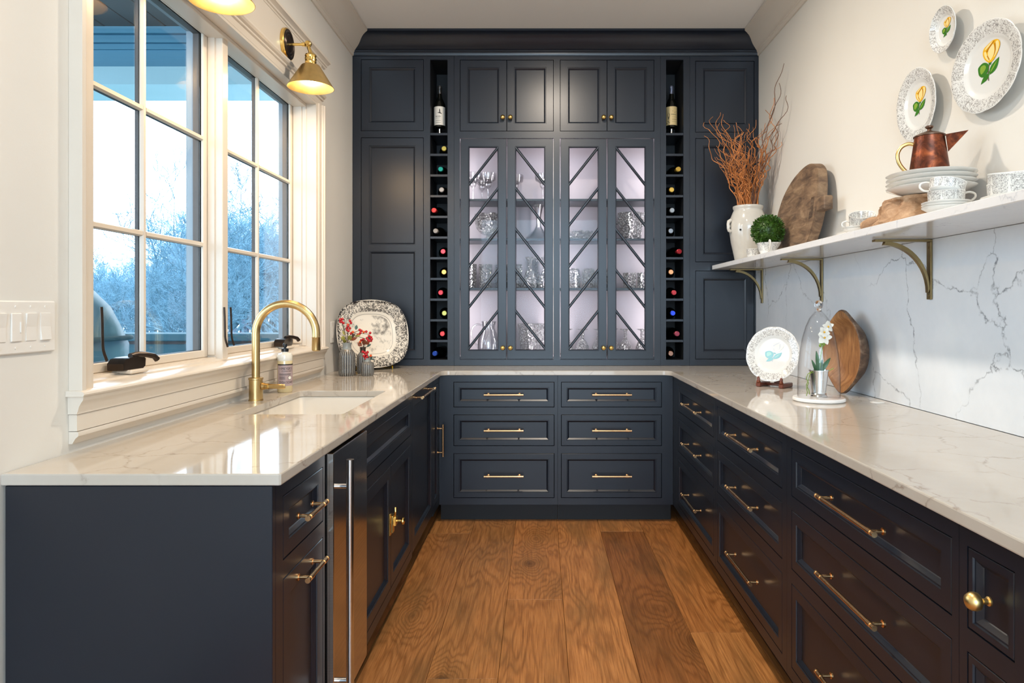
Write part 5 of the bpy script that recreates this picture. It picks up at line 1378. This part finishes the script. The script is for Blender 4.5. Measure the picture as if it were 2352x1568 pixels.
# ================================================================== WINE
FOIL = {}
def foil(c):
    if c not in FOIL: FOIL[c] = simple('foil_'+c.strip('#'), c, .28, .5)
    return FOIL[c]
def bottle_parts(t, R, Lb, foilc, upright=False):
    k = Lb/.29
    MB().lathe([(0,.004),(R*.8,0),(R,.006),(R,.150*k),(R*.97,.165*k),(R*.70,.190*k),(.0165,.208*k),(.0145,.222*k),(.0142,.236*k),(0,.236*k)], 28).build('glass_body', M['bottle_glass'], t, smooth=50)
    MB().lathe([(0,.236*k),(.0146,.236*k),(.0150,.240*k),(.0150,.268*k),(.0165,.270*k),(.0165,.280*k),(.0150,.281*k),(.0150,Lb-.001),(.0138,Lb),(.008,Lb),(.0075,Lb-.0008),(0,Lb-.0008)], 24).build('capsule', foil(foilc), t, smooth=40)
ordn = ['top', 'second', 'third', 'fourth', 'fifth', 'sixth', 'seventh', 'eighth', 'ninth', 'tenth', 'lowest']
leftcaps = [(1019.8,337,'#b3a04a','green-gold'),(1011.8,384,'#178f80','teal'),(1014,428.6,'#9a8f86','silver-brown'),(996,479.5,'#d93a3a','red'),(1000,525.5,'#8d8680','grey'),(1017.5,575,'#cf3a3f','red'),(1019.7,622,'#d6a54a','gold'),(1011.8,670,'#cf3a44','red'),(1020.5,717,'#a8a04e','green-gold'),(1015.9,763,'#cf3a3a','red'),(998,810,'#2b52b8','blue')]
rightcaps = [None,(1559,385,'#c9a548','gold'),(1543,432,'#c9a040','gold'),(1544,478.6,'#8f9092','silver'),(1541,528.6,'#77777a','grey'),(1561,575,'#b32c36','red'),(1541.5,621,'#c98a5a','copper'),(1548.6,671,'#b8323a','red'),(1546,718,'#2a4ad8','bright blue'),(1556,765,'#a8485c','rose'),(1541,810,'#8d6552','brown')]
def lay_bottles(caps, xm, side):
    for n_, c in enumerate(caps):
        if c is None: continue
        px, py, colr, nm = c
        zt = 2.425 - .1343*(n_+1) if n_ < 10 else .953
        Yc = 4.452; X = (px-1241)/1568*Yc; R = .0375
        xb = max(xm-.0185, min(xm+.0185, xm+(X-xm)*.25)); Lb = .268
        z = zt + R + .0008
        dx = X-xb; ang = math.asin(max(-.3, min(.3, dx/Lb)))
        e = basis_euler((math.sin(ang), -math.cos(ang), 0))
        t = thing('wine_bottle', 'wine bottle with %s capsule, %s slot of the %s rack' % (nm, ordn[n_], side), 'wine bottle', (xb, Yc+Lb*math.cos(ang), z), e, 'bottles lying in the wine racks')
        bottle_parts(t, R, Lb, colr)
lay_bottles(leftcaps, -.6585, 'left'); lay_bottles(rightcaps, .8725, 'right')
def standing(label, x, y, foilc, lab_mat, kind):
    st = thing('bottle_stand', 'short clear pedestal under the %s bottle' % kind, 'stand', (x, y, 2.4254))
    MB().lathe([(0,0),(.0135,0),(.0135,.003),(.0115,.006),(.0115,.046),(.0135,.050),(0,.050)], 20).build('post', M['steel_bar'], st, smooth=40)
    t = thing('wine_bottle', label, 'wine bottle', (x, y, 2.4757))
    R = .0375; bottle_parts(t, R, .283, foilc)
    mb = MB(); label_band(mb, R+.0004, .018, .140, -1.5, 1.5, 0, 24)
    if kind == 'white-label':
        v, f = text_mesh('NILSON', .017, R, .068, -.62, .0009, .036); mb.add(v, f, 2)
        for z in (.060, .048, .045, .034, .031): label_band(mb, R+.0008, z, z+.0011, -.55, .35, 2, 10)
        def flat(p):     # printed heron
            mb.add([((R+.0010)*math.sin(u/R), -(R+.0010)*math.cos(u/R), z) for u, z in p], [tuple(range(len(p)))], 1)
        flat([(-.004,.100),(.004,.104),(.014,.100),(.010,.093),(.0,.095)]); flat([(.004,.102),(.002,.116),(.006,.128),(.009,.116),(.010,.103)]); flat([(.012,.098),(.020,.094),(.017,.090),(.010,.093)]); flat([(-.004,.100),(-.011,.098),(-.003,.096)])
    else:
        v, f = text_mesh('TENEMENT', .011, R, .083, -.30, .0009, .040); mb.add(v, f, 1)
        for z in (.070, .056, .053, .040): label_band(mb, R+.0008, z, z+.0010, -.1, .85, 2, 10)
        def limb(p0, p1, w):
            d = Vector(p1)-Vector(p0); s_ = Vector((-d.y, d.x)).normalized()*w
            P = [Vector(p0)+s_, Vector(p0)-s_, Vector(p1)-s_*.4, Vector(p1)+s_*.4]
            mb.add([((R+.0010)*math.sin(q.x/R), -(R+.0010)*math.cos(q.x/R), q.y) for q in P], [(0,1,2,3)], 1)
        for p0, p1, w in (((-.040,.026),(-.026,.060),.003),((-.026,.060),(-.034,.085),.0025),((-.026,.060),(-.018,.082),.0025),((-.034,.085),(-.028,.100),.0018),((-.018,.082),(-.022,.098),.0018),((-.032,.045),(-.018,.030),.0025),((.0,.110),(.016,.100),.0012),((.016,.100),(.030,.110),.0012)): limb(p0, p1, w)
    mb.build('label', [lab_mat, M['label_ink'], M['stripe_dark']], t, fix=False)
standing('upright dark wine bottle with white bird label in the left rack', -.668, 4.53, '#3a3a3a', M['label_white'], 'white-label')
standing('upright dark wine bottle with cream tree label in the right rack', .870, 4.53, '#5d6273', M['label_cream'], 'cream-label')

# ================================================================== GLASSWARE in the display cupboard
GZ = {1: 2.0013, 2: 1.7429, 3: 1.4200, 4: .9723}
def gthing(nm, label, cat, x, y, row, prof, mat, n=36, mod=None, group=None, part='bowl'):
    t = thing(nm, label, cat, (x, y, GZ[row]), (0,0,0), group)
    MB().lathe(prof, n, mod).build(part, M[mat], t, smooth=45); return t
coupe = [(0,.002),(.036,.0),(.036,.0025),(.006,.006),(.0045,.02),(.0045,.075),(.007,.085),(.018,.098),(.022,.108),(.020,.118),(.030,.130),(.050,.140),(.054,.158),(.054,.185),(.0525,.185),(.0515,.158),(.046,.142),(.018,.125),(0,.112)]
for x, y, lab in ((-.348,4.56,'wide-rimmed margarita glass in the middle of the left glass door'),(-.447,4.54,'margarita glass at the far left of the top glass shelf'),(-.398,4.66,'margarita glass at the back of the top shelf, behind two others'),(-.168,4.62,'margarita glass just right of the first door pair\'s middle'),(.018,4.58,'margarita glass at the right end of the left compartment')):
    gthing('margarita_glass', lab, 'glass', x, y, 1, coupe, 'glass')
star = lambda r, z, a, k: r*(1+.035*math.sin(a*16))
gthing('crystal_bowl', 'footed cut crystal bowl with a scalloped rim on the second shelf', 'bowl', -.345, 4.60, 2, [(0,.003),(.045,0),(.046,.008),(.020,.022),(.018,.032),(.055,.045),(.085,.08),(.095,.12),(.098,.165),(.094,.165),(.088,.12),(.05,.055),(0,.045)], 'crystal', 48, lambda r, z, a, k: (r, z+(.012*abs(math.sin(a*4)) if z > .16 else 0)))
gthing('decanter', 'clear wide-bottomed ship decanter on the second shelf', 'decanter', -.012, 4.595, 2, [(0,.003),(.070,.0),(.083,.008),(.086,.018),(.070,.035),(.035,.062),(.018,.095),(.0155,.130),(.018,.165),(.028,.215),(.034,.238),(.0325,.238),(.016,.165),(.0135,.130),(.016,.095),(.05,.045),(.07,.02),(0,.012)], 'glass')
tum = lambda R, h: [(0,.006),(R*.9,.0),(R*.93,.002),(R,h),(R*.95,h),(R*.88,.016),(0,.014)]
flute = lambda q: (lambda r, z, a, k: r*(1+.02*math.sin(a*q)))
for x, y, lab in ((-.468,4.54,'tall ribbed tumbler at the far left of the third shelf'),(-.366,4.56,'tall ribbed tumbler centred in the left glass door'),(-.262,4.58,'tall ribbed tumbler behind the left door\'s inner stile'),(-.166,4.56,'tall ribbed tumbler left of the bottle vases')):
    gthing('tumbler', lab, 'glass', x, y, 3, tum(.046,.160), 'crystal', 40, flute(20))
bv_ = [(0,.004),(.040,0),(.046,.006),(.048,.03),(.034,.085),(.017,.125),(.014,.160),(.018,.185),(.030,.205),(.032,.208),(.029,.207),(.016,.188),(.012,.160),(.015,.125),(.032,.083),(.04,.03),(0,.012)]
for x, y, lab in ((-.072,4.55,'cut crystal bottle vase, left of three on the third shelf'),(-.030,4.655,'cut crystal bottle vase at the back between two others'),(.034,4.56,'cut crystal bottle vase, right of three on the third shelf')):
    gthing('bottle_vase', lab, 'vase', x, y, 3, bv_, 'crystal')
pt = gthing('pitcher', 'clear glass water pitcher with a loop handle on the bottom shelf', 'pitcher', -.348, 4.575, 4, [(0,.005),(.062,.0),(.068,.006),(.074,.05),(.072,.10),(.055,.150),(.040,.185),(.043,.215),(.048,.228),(.045,.228),(.038,.190),(.052,.148),(.068,.10),(.07,.05),(.06,.014),(0,.012)], 'glass', 40, lambda r, z, a, k: r*(1+.25*max(0,math.cos(a-5.8))**10) if z > .2 else r)
MB().tube(spl([(-.042,-.01,.200),(-.070,-.02,.208),(-.100,-.025,.190),(-.112,-.028,.150),(-.100,-.025,.100),(-.072,-.018,.062)], 4), .006, 10).build('handle', M['glass'], pt, smooth=60)
gthing('crystal_vase', 'large fluted crystal vase on the bottom shelf of the left compartment', 'vase', -.058, 4.58, 4, [(0,.008),(.066,.0),(.072,.004),(.094,.208),(.098,.212),(.090,.210),(.067,.022),(0,.018)], 'crystal', 48, flute(24))
# right compartment
gthing('crystal_dish', 'low cut crystal dish on the second shelf of the right compartment', 'dish', .255, 4.58, 2, [(0,.004),(.050,0),(.055,.004),(.085,.030),(.098,.054),(.094,.055),(.08,.032),(.05,.010),(0,.009)], 'crystal', 48, lambda r, z, a, k: (r*(1+.02*math.sin(a*12)), z+(.006*math.sin(a*12) if z > .05 else 0)))
ib = gthing('ice_bucket', 'cut crystal ice bucket with round lug knobs on the second shelf', 'ice bucket', .608, 4.58, 2, [(0,.008),(.064,.0),(.068,.004),(.072,.05),(.086,.13),(.090,.180),(.086,.181),(.082,.13),(.066,.05),(.06,.018),(0,.016)], 'crystal', 40)
mb = MB()
for sx in (-1, 1): mb.sph((sx*.100,-.02,.112), .015, 12, 8)
mb.build('lug', M['crystal'], ib, smooth=60)
itum = lambda R, h: [(R*.96,0),(R,.001),(R*.98,h*.6),(R*.88,h*.9),(R*.70,h),(0,h),(0,h-.008),(R*.62,h-.01),(R*.88,h*.6),(R*.95,.001),(R*.96,0)]
for x, y, lab in ((.222,4.56,'upside-down crystal tumbler, left of three in the third glass door'),(.322,4.56,'upside-down crystal tumbler, middle of three in the third glass door'),(.418,4.57,'upside-down crystal tumbler half behind the third door\'s stile')):
    gthing('tumbler', lab, 'glass', x, y, 3, itum(.047,.132), 'crystal', 36, flute(12))
for x, y, lab in ((.596,4.56,'short crystal old-fashioned glass, left of two in the fourth door'),(.690,4.56,'short crystal old-fashioned glass, right of two in the fourth door')):
    gthing('tumbler', lab, 'glass', x, y, 3, tum(.045,.103), 'crystal', 36, flute(16))
gob = [(.040,0),(.044,.001),(.046,.03),(.042,.06),(.030,.088),(.014,.108),(.010,.125),(.013,.140),(.009,.152),(.014,.166),(.036,.174),(.038,.177),(0,.178),(0,.100),(.026,.085),(.038,.06),(.042,.03),(.040,0)]
for x, y, lab in ((.178,4.55,'upturned crystal goblet, leftmost on the bottom shelf of the third door'),(.281,4.56,'upturned crystal goblet in the middle of the third door'),(.388,4.56,'upturned crystal goblet at the third door\'s right edge'),(.494,4.65,'upturned crystal goblet at the back left of the fourth door'),(.567,4.55,'upturned crystal goblet in the middle of the fourth door'),(.680,4.56,'upturned crystal goblet, rightmost on the bottom shelf')):
    gthing('goblet', lab, 'glass', x, y, 4, gob, 'crystal', 32)
